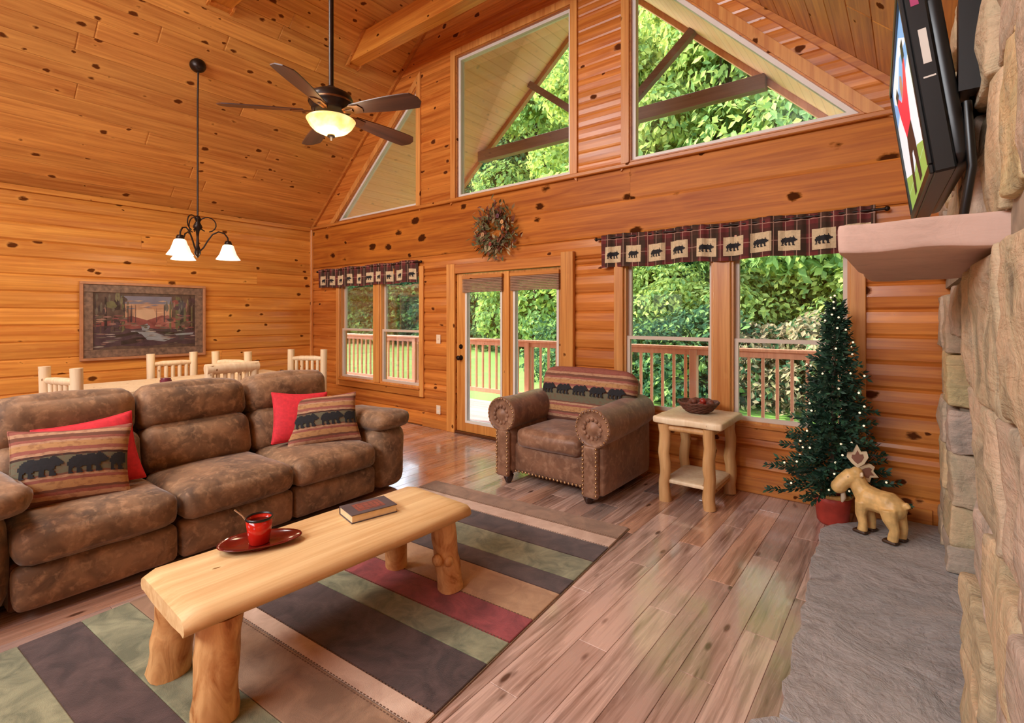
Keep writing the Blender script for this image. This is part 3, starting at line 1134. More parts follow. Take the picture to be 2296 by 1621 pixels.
arm.tube([(wl_.x - .03, wl_.y - .42, wl_.z - .05), (wl_.x - .02, wl_.y - .44, wl_.z - .25), (wl_.x - .04, wl_.y - .40, wl_.z - .42)], .012, 8)
arm.build('wall_bracket', M['black'], tv)

# ------------------------------------------------------------------ rug
th = R(4.5)
rg = empty('area_rug', (-1.573, 3.326, 0), th, label='long rug of brown, cream, green, red and tan stripes under the coffee table', cat='rug')


def rug_mat(name, a, b):
    g = G(name)
    p = g.coords('object')
    n = g.noise(p, 7.0, 4.0, 0.65, 0.8)
    n2 = g.noise(p, 220.0, 2.0)
    col = g.mix(g.rng(n, 0.36, 0.66), b, a)
    m = g.base(col, 0.95, 0.15)
    g.b.inputs['Sheen Weight'].default_value = 0.3
    g.bump(g.math('ADD', g.math('MULTIPLY', n, .6), n2), 0.35, 0.006)
    return m


rb = rug_mat('rug brown', C(160, 126, 98), C(128, 98, 74))
rc = rug_mat('rug cream', C(212, 184, 162), C(188, 156, 134))
rk = rug_mat('rug dark plum', C(88, 68, 64), C(54, 40, 38))
rgn = rug_mat('rug sage green', C(148, 148, 116), C(98, 102, 78))
rt = rug_mat('rug tan', C(186, 148, 110), C(160, 122, 88))
rr = rug_mat('rug red', C(160, 68, 70), C(118, 42, 46))
stripes = [(0, .22, rb), (.22, .365, rc), (.365, .60, rk), (.60, .86, rgn), (.86, 1.03, rk), (1.03, 1.31, rt), (1.31, 1.52, rr), (1.52, 1.69, rgn), (1.69, 2.02, rk), (2.02, 2.11, rc), (2.11, 2.37, rb), (2.37, 2.57, rgn), (2.57, 2.80, rk), (2.80, 3.0, rgn), (3.0, 3.2, rb)]
MB().box((-1.86, -3.22, .0008), (0.004, .004, .006)).build('backing', M['mortar'], rg)
for a, b, m in stripes:
    MB().cbox((-1.855, -b + .0015, .005), (0, -a - .0015, .0135), .003).build('stripe', m, rg)
st = MB()
for v in (.222, .363, 2.022, 2.108, 2.125, .207, 1.312, 1.518):
    for k in range(96):
        u = -1.85 + k * .0193
        st.box((u, -v - .0022, .0134), (u + .011, -v + .0022, .0148))
st.build('stitching', plain('stitch thread', C(108, 80, 62), .9), rg, kind='stuff')

# ------------------------------------------------------------------ sofa
so = empty('sofa', (-3.46, 1.50, 0), R(2.2), label='long brown suede three-seat reclining sofa with padded arms', cat='sofa')
su = M['suede']
ys = [-1.10, -.37, .37, 1.10]
for k in range(3):
    a, b = ys[k], ys[k + 1]
    w, c = b - a - .008, (a + b) / 2
    MB().soft((-.33, c, .365), (.70, w, .20), .075, (.02, .0, .03), 10, nz=.008, nzs=5, seed=k).build('seat_cushion', su, so)
    MB().soft((-.075, c, .155), (.13, w, .225), .045, (.02, 0, .0), 9, nz=.006, nzs=6, seed=k + 5).build('footrest', su, so)
    Mb = Matrix.Translation((-.74, c, .58)) @ Matrix.Rotation(R(-12), 4, 'Y')
    MB().soft((0, 0, 0), (.30, w, .34), .09, (.05, .0, .02), 10, M=Mb, nz=.010, nzs=5, seed=k + 9).build('lumbar_cushion', su, so)
    Mh = Matrix.Translation((-.83, c, .865)) @ Matrix.Rotation(R(-8), 4, 'Y')
    MB().soft((0, 0, 0), (.30, w + .004, .31), .10, (.035, .0, .025), 10, M=Mh, nz=.010, nzs=5, seed=k + 14).build('head_cushion', su, so)
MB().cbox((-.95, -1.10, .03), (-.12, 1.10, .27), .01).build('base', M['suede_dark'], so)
MB().soft((-.965, 0, .50), (.16, 2.24, .86), .06, (0, 0, 0), 8).build('back_panel', su, so)
for s in (-1, 1):
    ar = MB()
    ar.soft((-.52, s * 1.29, .30), (.98, .34, .55), .11, (.03, .06, .02), 10, nz=.012, nzs=4, seed=s + 3)
    ao = ar.build('arm', su, so)
    Ma = Matrix.Translation((-.46, s * (1.29 if s > 0 else 1.21), .585)) @ Matrix.Rotation(R(-4), 4, 'Y')
    MB().soft((0, 0, 0), (.94, .38, .15), .07, (.03, .02, .03), 10, M=Ma, nz=.012, nzs=5, seed=s + 8).build('arm_pad', su, ao)

# ------------------------------------------------------------------ throw pillows


def pillow_surface(w, h, t):
    def f(u, v, s=-1):
        e = max(0.0, (1 - u * u)) ** .55 * max(0.0, (1 - v * v)) ** .55
        x = w / 2 * u * (1 - .09 * (1 - v * v))
        z = h / 2 * v * (1 - .09 * (1 - u * u))
        return Vector((x, s * (t / 2 * e + .004), z))
    return f


def pillow(name, w, h, t, mat, loc, rot, label, bears=None, group=None):
    f = pillow_surface(w, h, t)
    n = 16
    mb = MB()
    sp = [math.sin(PI / 2 * (-1 + 2 * i / n)) for i in range(n + 1)]
    for s in (-1, 1):
        V = [f(u, v, s) for u in sp for v in sp]
        F = []
        for i in range(n):
            for j in range(n):
                q = (i * (n + 1) + j, (i + 1) * (n + 1) + j, (i + 1) * (n + 1) + j + 1, i * (n + 1) + j + 1)
                F.append(q if s < 0 else q[::-1])
        mb.add(V, F, 0, True)
    bd = [f(u, -1, 0) for u in sp] + [f(1, v, 0) for v in sp[1:]] + [f(u, 1, 0) for u in sp[::-1][1:]] + [f(-1, v, 0) for v in sp[::-1][1:-1]]
    mb.tube(bd + [bd[0]], .006, 6, cap=False)
    o = mb.build(name, mat, None, loc, rot)
    tag(o, label, 'pillow', group)
    if bears:
        z0, bw, xs_, flip = bears
        for x0 in xs_:
            bb = MB()

            def fn(x, z):
                u = max(-.98, min(.98, x / (w / 2) / .95))
                v = max(-.98, min(.98, z / (h / 2) / .95))
                q = f(u, v)
                return Vector((x, q.y - .0035, z))
            bear_cells(bb, fn, x0, z0, bw, flip, lim=w / 2 * .88)
            bb.build('bear_motif', M['black_cloth'], o)
    return o


def face_rot(az, tilt, roll=0.0):
    """local front is -Y; az = direction the front looks, degrees from world +X; tilt leans it back"""
    return (Matrix.Rotation(R(az + 90), 3, 'Z') @ Matrix.Rotation(R(-tilt), 3, 'X') @ Matrix.Rotation(R(roll), 3, 'Y')).to_euler()


pillow('throw_pillow', .55, .44, .15, M['lodge'], (-3.79, .685, .665), face_rot(-6, 26, 4), 'woven pillow with black bears at the near end of the sofa', (-.065, .185, (-.225, -.025, .165), False))
pillow('throw_pillow', .48, .44, .14, M['red_cloth'], (-3.93, .80, .675), face_rot(-4, 22, -6), 'plain red pillow behind the bear pillow at the near end of the sofa')
pillow('throw_pillow', .57, .42, .15, M['lodge'], (-3.84, 2.30, .66), face_rot(-24, 26, -2), 'woven pillow with black bears at the far end of the sofa', (-.065, .18, (-.225, -.03, .155), False))
pillow('throw_pillow', .44, .42, .13, M['red_cloth'], (-3.95, 2.16, .69), face_rot(-14, 24, 5), 'plain red pillow behind the bear pillow at the far end of the sofa')

# ------------------------------------------------------------------ armchair
ac = empty('armchair', (-2.47, 3.56, 0), R(0), label='brown distressed leather armchair with rolled arms and nailhead trim', cat='armchair')
le = M['leather']
MB().soft((0, .50, .23), (.80, .86, .28), .04, (0, .01, 0), 8, nz=.006).build('base', le, ac)
MB().soft((0, .40, .425), (.67, .78, .17), .06, (0, .02, .025), 10, nz=.006, nzs=6).build('seat_cushion', le, ac)
Mb = Matrix.Translation((0, .86, .60)) @ Matrix.Rotation(R(-10), 4, 'X')
MB().soft((0, 0, 0), (.92, .20, .70), .08, (0, .02, .02), 10, M=Mb).build('back_panel', le, ac)
for s in (-1, 1):
    am = MB()
    am.soft((s * .47, .47, .33), (.20, .92, .52), .05, (.01, 0, 0), 8)
    Mr = Matrix.Translation((s * .475, .0, .625)) @ Matrix.Rotation(R(90), 4, 'X')
    am.tube([(s * .475, .0, .62), (s * .475, .25, .62), (s * .475, .6, .635), (s * .47, .93, .645)], [.158, .155, .155, .14], 24)
    a_ = am.build('arm', le, ac)
    sc_ = MB()
    Ms = Matrix.Translation((s * .475, .004, .62)) @ Matrix.Rotation(R(90), 4, 'X')
    sc_.lathe([(.158, -.01), (.160, .012), (.150, .022), (.138, .020), (.128, .012), (.10, .020), (.06, .012), (.045, .018), (.03, .03), (0, .033)], n=28, M=Ms)
    for q in range(12):
        an = 2 * PI * q / 12
        sc_.ball((s * .475 + .078 * math.cos(an), -.012, .62 + .078 * math.sin(an)), .02, 8, sc=(1, .7, 1))
    sc_.build('scroll', le, a_)
    pn = MB()
    pn.soft((s * .455, -.005, .27), (.15, .05, .42), .024, (0, -.012, 0), 7)
    pn.build('front_panel', le, a_)
    nl = MB()
    for q in range(12):
        z = .09 + q * .034
        for dx in (-.06, .06):
            nl.ball((s * .455 + dx, -.026, z), .0115, 8, sc=(1, .8, 1))
    for q in range(22):
        an = R(-55) + R(290) * q / 21
        nl.ball((s * .475 + .146 * math.cos(an), -.018, .62 + .146 * math.sin(an)), .009, 8, sc=(1, .8, 1))
    nl.build('nailheads', M['nail'], a_, kind='stuff')
    for yy in (.03, .86):
        MB().lathe([(.0, 0), (.024, 0), (.03, .012), (.045, .045), (.05, .07), (.038, .09), (.04, .11), (0, .11)], (s * .42, yy, 0), 16).build('foot', M['foot'], ac)
nl = MB()
for q in range(20):
    nl.ball((-.36 + q * .72 / 19, .062, .108), .0115, 8, sc=(1, .8, 1))
nl.build('nailheads', M['nail'], ac, kind='stuff')
Mc = Matrix.Translation((.02, .70, .735)) @ Matrix.Rotation(R(-14), 4, 'X')
bc = MB().soft((0, 0, 0), (1.0, .22, .54), .10, (0, .03, .025), 14, nz=.008, nzs=5).build('back_cushion', M['lodge_chair'], ac, (.02, .70, .735), (R(-14), 0, 0), label='woven back cushion banded with walking black bears')
bb = MB()


def fnc(x, z):
    u, v = x / .5, z / .27
    y = -.11 - .03 * max(0, 1 - u * u) * max(0, 1 - v * v)
    if abs(x) > .40: y += (abs(x) - .40) ** 2 * 5
    return Vector((x, y - .014, z))


for q in range(5):
    bear_cells(bb, fnc, -.455 + q * .185, .005, .165, False)
bb.build('bear_motif', M['black_cloth'], bc)

# ------------------------------------------------------------------ end table with a bowl
et = empty('end_table', (-1.40, 4.30, 0), 0, label='small peeled-log end table beside the armchair', cat='table')
tp = MB().soft((0.0, 0, .668), (.56, .62, .062), .02, (0, 0, 0), 8, nz=.006, nzs=7)
tp.build('tabletop', M['aspen_pale'], et)
for (dx, dy, sd) in ((-.19, -.26, 1), (.165, -.245, 2), (.19, .25, 3), (-.20, .25, 4)):
    pts = [(dx + .006 * math.sin(q * 2 + sd), dy + .006 * math.cos(q * 1.7 + sd), .638 * q / 8) for q in range(9)]
    MB().tube(pts, [.050, .047, .043, .044, .047, .044, .046, .045, .045], 12, nz=.18, seed=sd).build('leg', M['aspen'], et)
MB().soft((0, 0, .165), (.40, .52, .035), .012, (0, 0, 0), 6).build('shelf', M['aspen_pale'], et)
for yy in (-.25, .25):
    MB().tube([(-.19, yy, .605), (.17, yy, .605)], .026, 8).build('apron', M['aspen'], et)
for (xx) in (-.195, .178):
    MB().tube([(xx, -.25, .605), (xx, .25, .605)], .026, 8).build('apron', M['aspen'], et)
    MB().tube([(xx, -.25, .13), (xx, .25, .13)], .02, 8).build('stretcher', M['aspen'], et)

bw = empty('woven_bowl', (-1.42, 4.36, .701), 0, label='dark woven bowl on the log end table', cat='bowl')
M['wicker'] = plain('dark wicker', C(96, 56, 40), .7, nscale=60, amt=.4, bump=.6)
wb_ = MB()
for q in range(7):
    r_ = .085 + .075 * (q / 6) ** .7
    wb_.tube([(r_ * math.cos(2 * PI * a / 28), r_ * math.sin(2 * PI * a / 28), .008 + q * .0125 + .003 * math.sin(a * 3.5 + q * PI)) for a in range(29)], .0075, 6, cap=False)
wb_.lathe([(0, .004), (.085, .004), (.155, .085), (.148, .085), (.08, .012), (0, .012)], n=28)
wb_.build('basket_wall', M['wicker'], bw)
wb_ = MB().tube([(.165 * math.cos(2 * PI * a / 28), .165 * math.sin(2 * PI * a / 28), .09 + .006 * math.sin(a * 2.3)) for a in range(29)], .009, 6, cap=False)
wb_.build('rim', M['wicker'], bw)
bal = MB().ball((0, 0, 0), .03, 10).mesh('ball', plain('dark red ball', C(150, 44, 30), .4, nscale=30, amt=.35))
bal2 = MB().ball((0, 0, 0), .03, 10).mesh('ball', plain('brown ball', C(110, 60, 40), .6, nscale=30, amt=.35))
rn = random.Random(4)
spots = [(0, 0, .055), (.06, .01, .058), (-.06, .015, .058), (.0, .065, .06), (.01, -.062, .06), (.045, -.085, .082), (-.055, -.06, .078), (.03, .03, .105), (-.03, -.02, .105), (.085, .07, .085), (-.08, .075, .085)]
for q, (dx, dy, dz) in enumerate(spots):
    b_ = inst('decorative_ball', bal if q in (0, 1, 4, 5, 7) else bal2, None, (-1.42 + dx, 4.36 + dy, .701 + dz - .012))
    if q in (0, 1, 4, 5, 7):
        tag(b_, 'small dark red ball heaped in the woven bowl', 'ball', 'red balls in the woven bowl')
    else:
        tag(b_, 'small brown ball heaped in the woven bowl', 'ball', 'brown balls in the woven bowl')

# ------------------------------------------------------------------ coffee table, plate, mug, spoon, book
ct = empty('coffee_table', (-2.24, 1.385, 0), R(-1.5), label='log-slab coffee table on four thick log legs', cat='table')
sl = MB()
NX, NY = 30, 14
L_ = 1.43
tv_, bv_ = [], []
V, F = [], []
prof = []
for j in range(NY + 1):
    a = PI * j / NY
    prof.append(a)
for i in range(NX + 1):
    y = -L_ / 2 + L_ * i / NX
    endr = .02 * (max(0, abs(y) - L_ / 2 + .05) / .05) ** 2
    wob = .012 * noise.noise(Vector((y * 3, 1.3, 0)))
    wob2 = .014 * noise.noise(Vector((y * 2.6, 7.3, 0)))
    hw1, hw2 = .285 + wob - endr, .285 + wob2 - endr
    zt, zb_ = .455 - endr * .6, .375 + endr * .3
    sec = [(-hw1 + .035, zt), (-.15, zt + .001), (0, zt + .001), (.15, zt + .001), (hw2 - .035, zt), (hw2 - .008, zt - .016), (hw2, zt - .04), (hw2 - .012, zt - .058), (hw2 - .04, zb_ + .008), (.12, zb_), (-.12, zb_), (-hw1 + .04, zb_ + .008), (-hw1 + .012, zt - .058), (-hw1, zt - .04), (-hw1 + .008, zt - .016)]
    V += [(p[0], y, p[1]) for p in sec]
n_ = 15
for i in range(NX):
    for k in range(n_):
        F.append((i * n_ + k, (i + 1) * n_ + k, (i + 1) * n_ + (k + 1) % n_, i * n_ + (k + 1) % n_))
sl.add(V, F, 0, True)
sl.add(V[:n_], [tuple(range(n_))], 0)
sl.add(V[-n_:], [tuple(range(n_))[::-1]], 0)
sl.build('slab_top', M['aspen_top'], ct)
for (lx, ly, rr_, kn) in ((.19, -.575, .078, 0), (-.185, -.60, .080, 1), (.19, .565, .070, 2), (-.18, .52, .066, 3)):
    lg = MB()
    sp_ = .03 * (1 if lx > 0 else -1)
    pts = [(lx + sp_ * (1 - q / 8), ly + .03 * (1 if ly > 0 else -1) * (1 - q / 8), .014 + .372 * q / 8) for q in range(9)]
    lg.tube(pts, [rr_ * (.98 + .03 * math.sin(q * 1.9 + kn)) for q in range(9)], 20, nz=.16, seed=kn * 3.1)
    if kn == 2:
        lg.ball((lx + .068, ly - .02, .19), .03, 10, sc=(.8, 1, 1))
        lg.ball((lx + .03, ly - .068, .20), .034, 10, sc=(1, .7, 1))
    lg.build('leg', M['cedar'], ct)

pz = .4565
pl_c = (-2.382, 1.10, pz)
M['glaze'] = plain('dark red glaze', C(104, 22, 16), 0.12, nscale=12, amt=.25)
M['red_glaze'] = plain('bright red glaze', C(196, 38, 26), 0.12, nscale=8, amt=.15)
ps = MB()
V = []
n_ = 40
ringsp = [(0, .006), (.5, .006), (.75, .009), (.93, .02), (1, .026), (.99, .029), (.92, .024), (.74, .013), (.5, .010), (0, .010)]
for (k_, z_) in ringsp:
    for q in range(n_):
        a = 2 * PI * q / n_
        r_ = .155 * (1 + .10 * math.cos(2 * a) + .05 * math.cos(3 * a + .6))
        V.append((k_ * r_ * math.cos(a) * 1.05, k_ * r_ * math.sin(a) * .74, z_))
F = [(i * n_ + k, i * n_ + (k + 1) % n_, (i + 1) * n_ + (k + 1) % n_, (i + 1) * n_ + k) for i in range(len(ringsp) - 1) for k in range(n_)]
ps.add(V, F, 0, True)
ps.lathe([(0, 0), (.07, 0), (.07, .007), (0, .007)], n=24)
tag(ps.build('serving_plate', M['glaze'], None, pl_c, (0, 0, R(62))), 'glossy dark red leaf-shaped plate under the red mug', 'plate')
mg = empty('mug', (-2.382, 1.10, pz + .0105), 0, label='red glazed mug with a dark rim on the dark red plate', cat='mug')
MB().lathe([(0, 0), (.040, 0), (.044, .004), (.051, .055), (.058, .118), (.055, .118), (.048, .055), (.041, .010), (0, .008)], n=32).build('cup', M['red_glaze'], mg)
MB().lathe([(.0585, .113), (.060, .118), (.0585, .124), (.0545, .124), (.053, .116)], n=32).build('rim', M['black'], mg, label='black rim')
MB().lathe([(0, .100), (.0535, .100), (.0535, .096), (0, .096)], n=28).build('coffee', plain('black coffee', C(18, 12, 10), .08), mg)
spn = MB()
spn.tube([(-2.397, 1.085, pz + .06), (-2.436, 1.046, pz + .140), (-2.460, 1.022, pz + .168)], [.0032, .0036, .0042], 8)
spn.ball((-2.390, 1.092, pz + .045), .012, 8, sc=(1, .6, 1.4))
spn.v = [v - Vector((-2.41, 1.105, pz + .03)) for v in spn.v]
tag(spn.build('spoon', plain('polished steel', C(206, 190, 176), .2, .9), None, (-2.41, 1.105, pz + .03)), 'thin metal spoon leaning in the red mug', 'spoon')

bo = empty('book', (-2.30, 1.645, pz), R(-12), label='thick hardback book with a dark cover and red panel', cat='book')
bo.scale = (1.12, 1.22, 1.15)
cv = plain('dark book cover', C(84, 72, 74), .5, nscale=16, amt=.15)
MB().cbox((-.076, -.105, .0), (.076, .105, .004), .001).build('back_cover', cv, bo)
MB().cbox((-.076, -.105, .034), (.076, .105, .038), .001).build('front_cover', cv, bo)
MB().soft((-.076, 0, .019), (.008, .21, .038), .004, n=4).build('spine', cv, bo)
MB().box((-.072, -.101, .004), (.072, .101, .034)).build('pages', plain('book pages', C(226, 200, 156), .8, nscale=30, amt=.08), bo)
pn_ = MB()
pn_.box((-.048, -.062, .0378), (.046, .062, .0385))
pn_.build('cover_panel', plain('rust cover panel', C(140, 72, 56), .5, nscale=40, amt=.3), bo, label='rust red panel on the cover')
pb = MB()
for (a, b, c, d) in ((-.036, .034, -.05, -.047), (-.036, .034, .047, .05), (-.036, -.034, -.05, .05), (.032, .034, -.05, .05), (-.022, .02, -.022, -.018), (-.022, .02, .004, .008), (-.022, .02, .026, .030)):
    pb.box((a, c, .0384), (b, d, .0389))
pb.build('panel_border', plain('dull gilt', C(96, 52, 46), .4), bo)

# ------------------------------------------------------------------ log dining set by the left wall
dt = empty('dining_table', (-6.5, 2.2, 0), 0, label='pale wooden dining table behind the sofa', cat='table')
MB().cbox((-.5, -1.1, .74), (.5, 1.1, .79), .008).build('tabletop', M['aspen_pale'], dt)
for sx in (-1, 1):
    for sy in (-1, 1):
        MB().tube([(sx * .4, sy * .95, 0), (sx * .4, sy * .95, .4), (sx * .4, sy * .95, .74)], [.06, .055, .058], 10, nz=.12, seed=sx + sy).build('leg', M['aspen'], dt)
MB().box((-.42, -1.0, .66), (.42, 1.0, .74)).build('apron', M['aspen'], dt)


def log_chair(loc, rz, label, post=1.06, rail_z=.93, rail_r=.036, over=.0):
    t = empty('log_dining_chair', loc, rz, label=label, cat='chair', group='log dining chairs round the dining table')
    for s in (-1, 1):
        MB().tube([(s * .235, -.22, 0), (s * .235, -.225, .45), (s * .235, -.235, .8), (s * .235, -.24, post)], [.042, .042, .044, .046], 12, nz=.15, seed=s * 2 + loc[0]).build('back_post', M['aspen_pale'], t)
        MB().tube([(s * .22, .21, 0), (s * .22, .21, .43)], .036, 10, nz=.1, seed=s).build('leg', M['aspen_pale'], t)
        MB().tube([(s * .23, -.2, .2), (s * .22, .2, .2)], .02, 8).build('stretcher', M['aspen_pale'], t)
    MB().tube([(-.21 - over, -.235, rail_z), (-.1, -.235, rail_z + .004), (.1, -.235, rail_z + .004), (.21 + over, -.235, rail_z)], [rail_r * .75, rail_r, rail_r, rail_r * .75] if not over else [rail_r] * 4, 12, nz=.12, seed=loc[1]).build('top_rail', M['aspen_pale'], t)
    MB().tube([(-.21, -.225, .56), (.21, -.225, .56)], .026, 8).build('lower_rail', M['aspen_pale'], t)
    for q in range(5):
        x = -.15 + .075 * q
        MB().tube([(x, -.228, .57), (x, -.232, rail_z - .005)], [.021, .023], 8, nz=.1, seed=q).build('spindle', M['aspen_pale'], t)
    MB().soft((0, 0, .445), (.50, .48, .045), .018, (0, 0, .006), 6).build('seat', M['aspen_pale'], t)
    return t


log_chair((-6.12, 1.24, 0), R(18), 'log chair at the near end of the dining table, left of the framed picture')
log_chair((-7.08, 2.30, 0), R(-90), 'log chair with open spindles standing below the framed picture')
log_chair((-6.50, 3.54, 0), R(216), 'log chair at the far end of the dining table, by the wall corner')
log_chair((-6.10, 2.42, 0), R(90), 'log chair with a thick log top rail, its back to the sofa', post=1.0, rail_z=.955, rail_r=.062, over=.06)
log_chair((-6.95, 3.02, 0), R(28), 'log chair seen edge-on between the thick-railed chair and the far chair', post=1.07)
# small things on the dining table
tag(MB().lathe([(0, 0), (.03, 0), (.05, .03), (.055, .06), (.045, .075), (.05, .085), (0, .085)], n=16).build('candle_jar', plain('plum glass', C(110, 44, 60), .2), None, (-6.12, 1.86, .7905)), 'small plum coloured jar on the dining table', 'jar')

# ------------------------------------------------------------------ framed landscape on the left wall
pc = empty('framed_picture', (XL + .005, 2.262, 1.462), 0, label='framed autumn river landscape hanging on the left wall', cat='picture')
PW, PH = .715, .505
fm = plain('weathered frame', C(116, 92, 76), .5, nscale=22, amt=.45)
fm2 = plain('frame edge', C(176, 122, 84), .4, nscale=12, amt=.15)
Mp = Matrix(((0, 0, 1, 0), (1, 0, 0, 0), (0, 1, 0, 0), (0, 0, 0, 1)))   # picture x -> world y, y -> world z, z -> world x


def ringp(mb, w, h, fw, z0, z1, mi=0):
    for (a, b, c, d) in ((-w, w, -h, -h + fw), (-w, w, h - fw, h), (-w, -w + fw, -h + fw, h - fw), (w - fw, w, -h + fw, h - fw)):
        mb.cbox((a, c, z0), (b, d, z1), .004, mi, M=Mp)


f_ = MB()
ringp(f_, PW, PH, .035, .006, .05)
f_.build('outer_frame', fm2, pc)
f_ = MB()
ringp(f_, PW - .035, PH - .035, .10, .006, .032)
f_.build('mat_board', fm, pc)
MB().box((-PW + .02, -PH + .02, .001), (PW - .02, PH - .02, .012), M=Mp).build('backing', fm, pc)
ar_ = MB()
aw, ah = PW - .135, PH - .135
pm_ = []


def pcol(r, g_, b, nz=14, am=.3):
    pm_.append(plain('painted %d' % len(pm_), C(r, g_, b), .5, nscale=nz, amt=am))
    return len(pm_) - 1


lay = [.0125]


def paint(poly, mi):
    lay[0] += .00006
    ar_.add([(p[0] * aw, p[1] * ah, lay[0]) for p in poly], [tuple(range(len(poly)))], mi, M=Mp)


brn, sky1, sky2, sky3 = pcol(112, 90, 84), pcol(150, 148, 176, 6, .1), pcol(226, 178, 150, 6, .15), pcol(244, 206, 178, 5, .1)
drk, red_, pnk, wat, grn, pur = pcol(70, 52, 54), pcol(164, 92, 92), pcol(192, 118, 112), pcol(178, 186, 204, 10, .12), pcol(128, 126, 92), pcol(98, 74, 88)
paint([(-1, -1), (1, -1), (1, 1), (-1, 1)], brn)
paint([(-.5, .1), (.5, .1), (.5, .85), (-.5, .85)], sky2)
paint([(-.5, .62), (.5, .62), (.5, .9), (-.5, .9)], sky1)
paint([(-.28, .02), (.22, .02), (.12, .48), (-.2, .46)], sky3)
paint([(-1, -.1), (-.6, .05), (-.3, .18), (0, .02), (.3, .2), (.6, .1), (1, .05), (1, -.3), (-1, -.3)], red_)
paint([(.15, -.2), (.25, .1), (.42, .22), (.55, .05), (.75, -.05), (.6, -.25)], pnk)
paint([(-.75, -.12), (-.55, .06), (-.3, .02), (-.2, -.15)], pnk)
paint([(-1, -1), (-1, -.2), (-.7, -.16), (-.3, -.3), (0, -.25), (.3, -.34), (.7, -.28), (1, -.2), (1, -1)], pur)
rp = random.Random(8)
for q in range(26):
    xx = rp.choice([rp.uniform(-1, -.42), rp.uniform(.42, 1)])
    w_ = rp.uniform(.012, .035)
    paint([(xx - w_, rp.uniform(-.45, -.15)), (xx + w_, rp.uniform(-.45, -.15)), (xx + w_ * .7, rp.uniform(.6, 1)), (xx - w_ * .7, rp.uniform(.6, 1))], rp.choice([drk, drk, grn, brn]))
for q in range(16):
    xx = rp.choice([rp.uniform(-1, -.45), rp.uniform(.4, 1)])
    zz, r_ = rp.uniform(-.2, .85), rp.uniform(.05, .12)
    paint([(xx + r_ * math.cos(a), zz + r_ * 1.1 * math.sin(a) * rp.uniform(.7, 1.2)) for a in [2 * PI * i / 9 for i in range(9)]], rp.choice([grn, pur, brn, red_]))
paint([(-.12, -.18), (0, -.1), (.06, -.2), (.02, -.34), (.28, -.52), (.55, -.66), (.35, -.78), (0, -.7), (-.1, -.5), (-.3, -.42), (-.32, -.36), (-.1, -.34)], wat)
paint([(-.5, -.72), (-.2, -.6), (0, -.62), (-.2, -.8), (-.5, -.86)], drk)
paint([(.15, -.38), (.5, -.42), (.9, -.5), (.6, -.55), (.3, -.48)], drk)
paint([(.55, -.5), (.98, -.46), (.95, -.54), (.6, -.56)], wat)
paint([(-.62, -.5), (-.2, -.4), (-.15, -.46), (-.6, -.6)], drk)
paint([(-1, -1), (-.6, -.88), (0, -.94), (.5, -.86), (1, -.92), (1, -1)], brn)
strokes = [pcol(176, 132, 128), pcol(206, 160, 146), pcol(132, 122, 112), pcol(214, 206, 204), pcol(86, 70, 76), pcol(150, 142, 110), pcol(160, 92, 96)]
for q in range(190):
    xx, zz = rp.uniform(-.97, .97), rp.uniform(-.9, .9)
    if abs(xx) < .36 and zz > -.05: continue
    if zz < -.3:
        L, w_, mi = rp.uniform(.04, .13), rp.uniform(.008, .02), rp.choice([strokes[4], strokes[2], strokes[3], strokes[0], strokes[4]])
    elif zz < .25:
        L, w_, mi = rp.uniform(.03, .09), rp.uniform(.015, .04), rp.choice([strokes[0], strokes[1], strokes[6], strokes[4], strokes[2]])
    else:
        L, w_, mi = rp.uniform(.012, .03), rp.uniform(.06, .2), rp.choice([strokes[2], strokes[5], strokes[4], strokes[0], strokes[2]])
    paint([(xx - L, zz - w_ * rp.uniform(.2, .6)), (xx, zz - w_), (xx + L, zz - w_ * rp.uniform(.1, .5)), (xx + L * .8, zz + w_ * .6), (xx, zz + w_), (xx - L * .9, zz + w_ * .4)], mi)
for q in range(14):
    xx = rp.uniform(-.36, .34)
    zz = rp.uniform(.3, .8)
    paint([(xx - .09, zz), (xx, zz - .02), (xx + .1, zz + .005), (xx + .02, zz + .025)], rp.choice([sky1, sky2, sky3, strokes[1]]))
for q in range(9):
    xx = rp.choice([rp.uniform(-.42, -.2), rp.uniform(.18, .42)])
    paint([(xx - .006, -.05), (xx + .006, -.05), (xx + .004, rp.uniform(.3, .7)), (xx - .004, rp.uniform(.3, .7))], strokes[4])
ar_.build('painting', pm_, pc, label='painted sunset river between bare autumn trees')
MB().box((-PW + .036, -PH + .036, .028), (PW - .036, PH - .036, .030), M=Mp).build('pane', M['glass'], pc)

# ------------------------------------------------------------------ chandelier
cz = empty('chandelier', (-6.5, 2.295, 2.2), 0, label='bronze three-arm chandelier with white bell shades over the dining table', cat='chandelier')
zc = zl(-6.5) - 2.2
cp_ = MB()
Mc_ = Matrix.Translation((0, 0, zc)) @ Matrix.Rotation(-math.atan(SL), 4, 'Y')
cp_.lathe([(0, 0.001), (.085, .001), (.082, -.03), (.05, -.075), (.02, -.09), (0, -.092)], n=20, M=Mc_)
cp_.build('canopy', M['bronze'], cz)
rd = MB().tube([(0.02, 0, zc - .06), (0, 0, zc - .4), (0, 0, .50)], .010, 8)
rd.build('rod', M['bronze'], cz)
bd_ = MB().lathe([(0, .50), (.022, .49), (.035, .46), (.02, .43), (.045, .38), (.05, .36), (.02, .32), (.012, .25), (.016, .15), (.03, .10), (.035, .06), (.015, .02), (0, 0)], n=16)
bd_.build('body', M['bronze'], cz)
shade_mat = emit('glowing white glass', C(255, 244, 222), .8)
rdir = Vector((.7833, .6217, 0))
fdir = Vector((-.6217, .7833, 0))
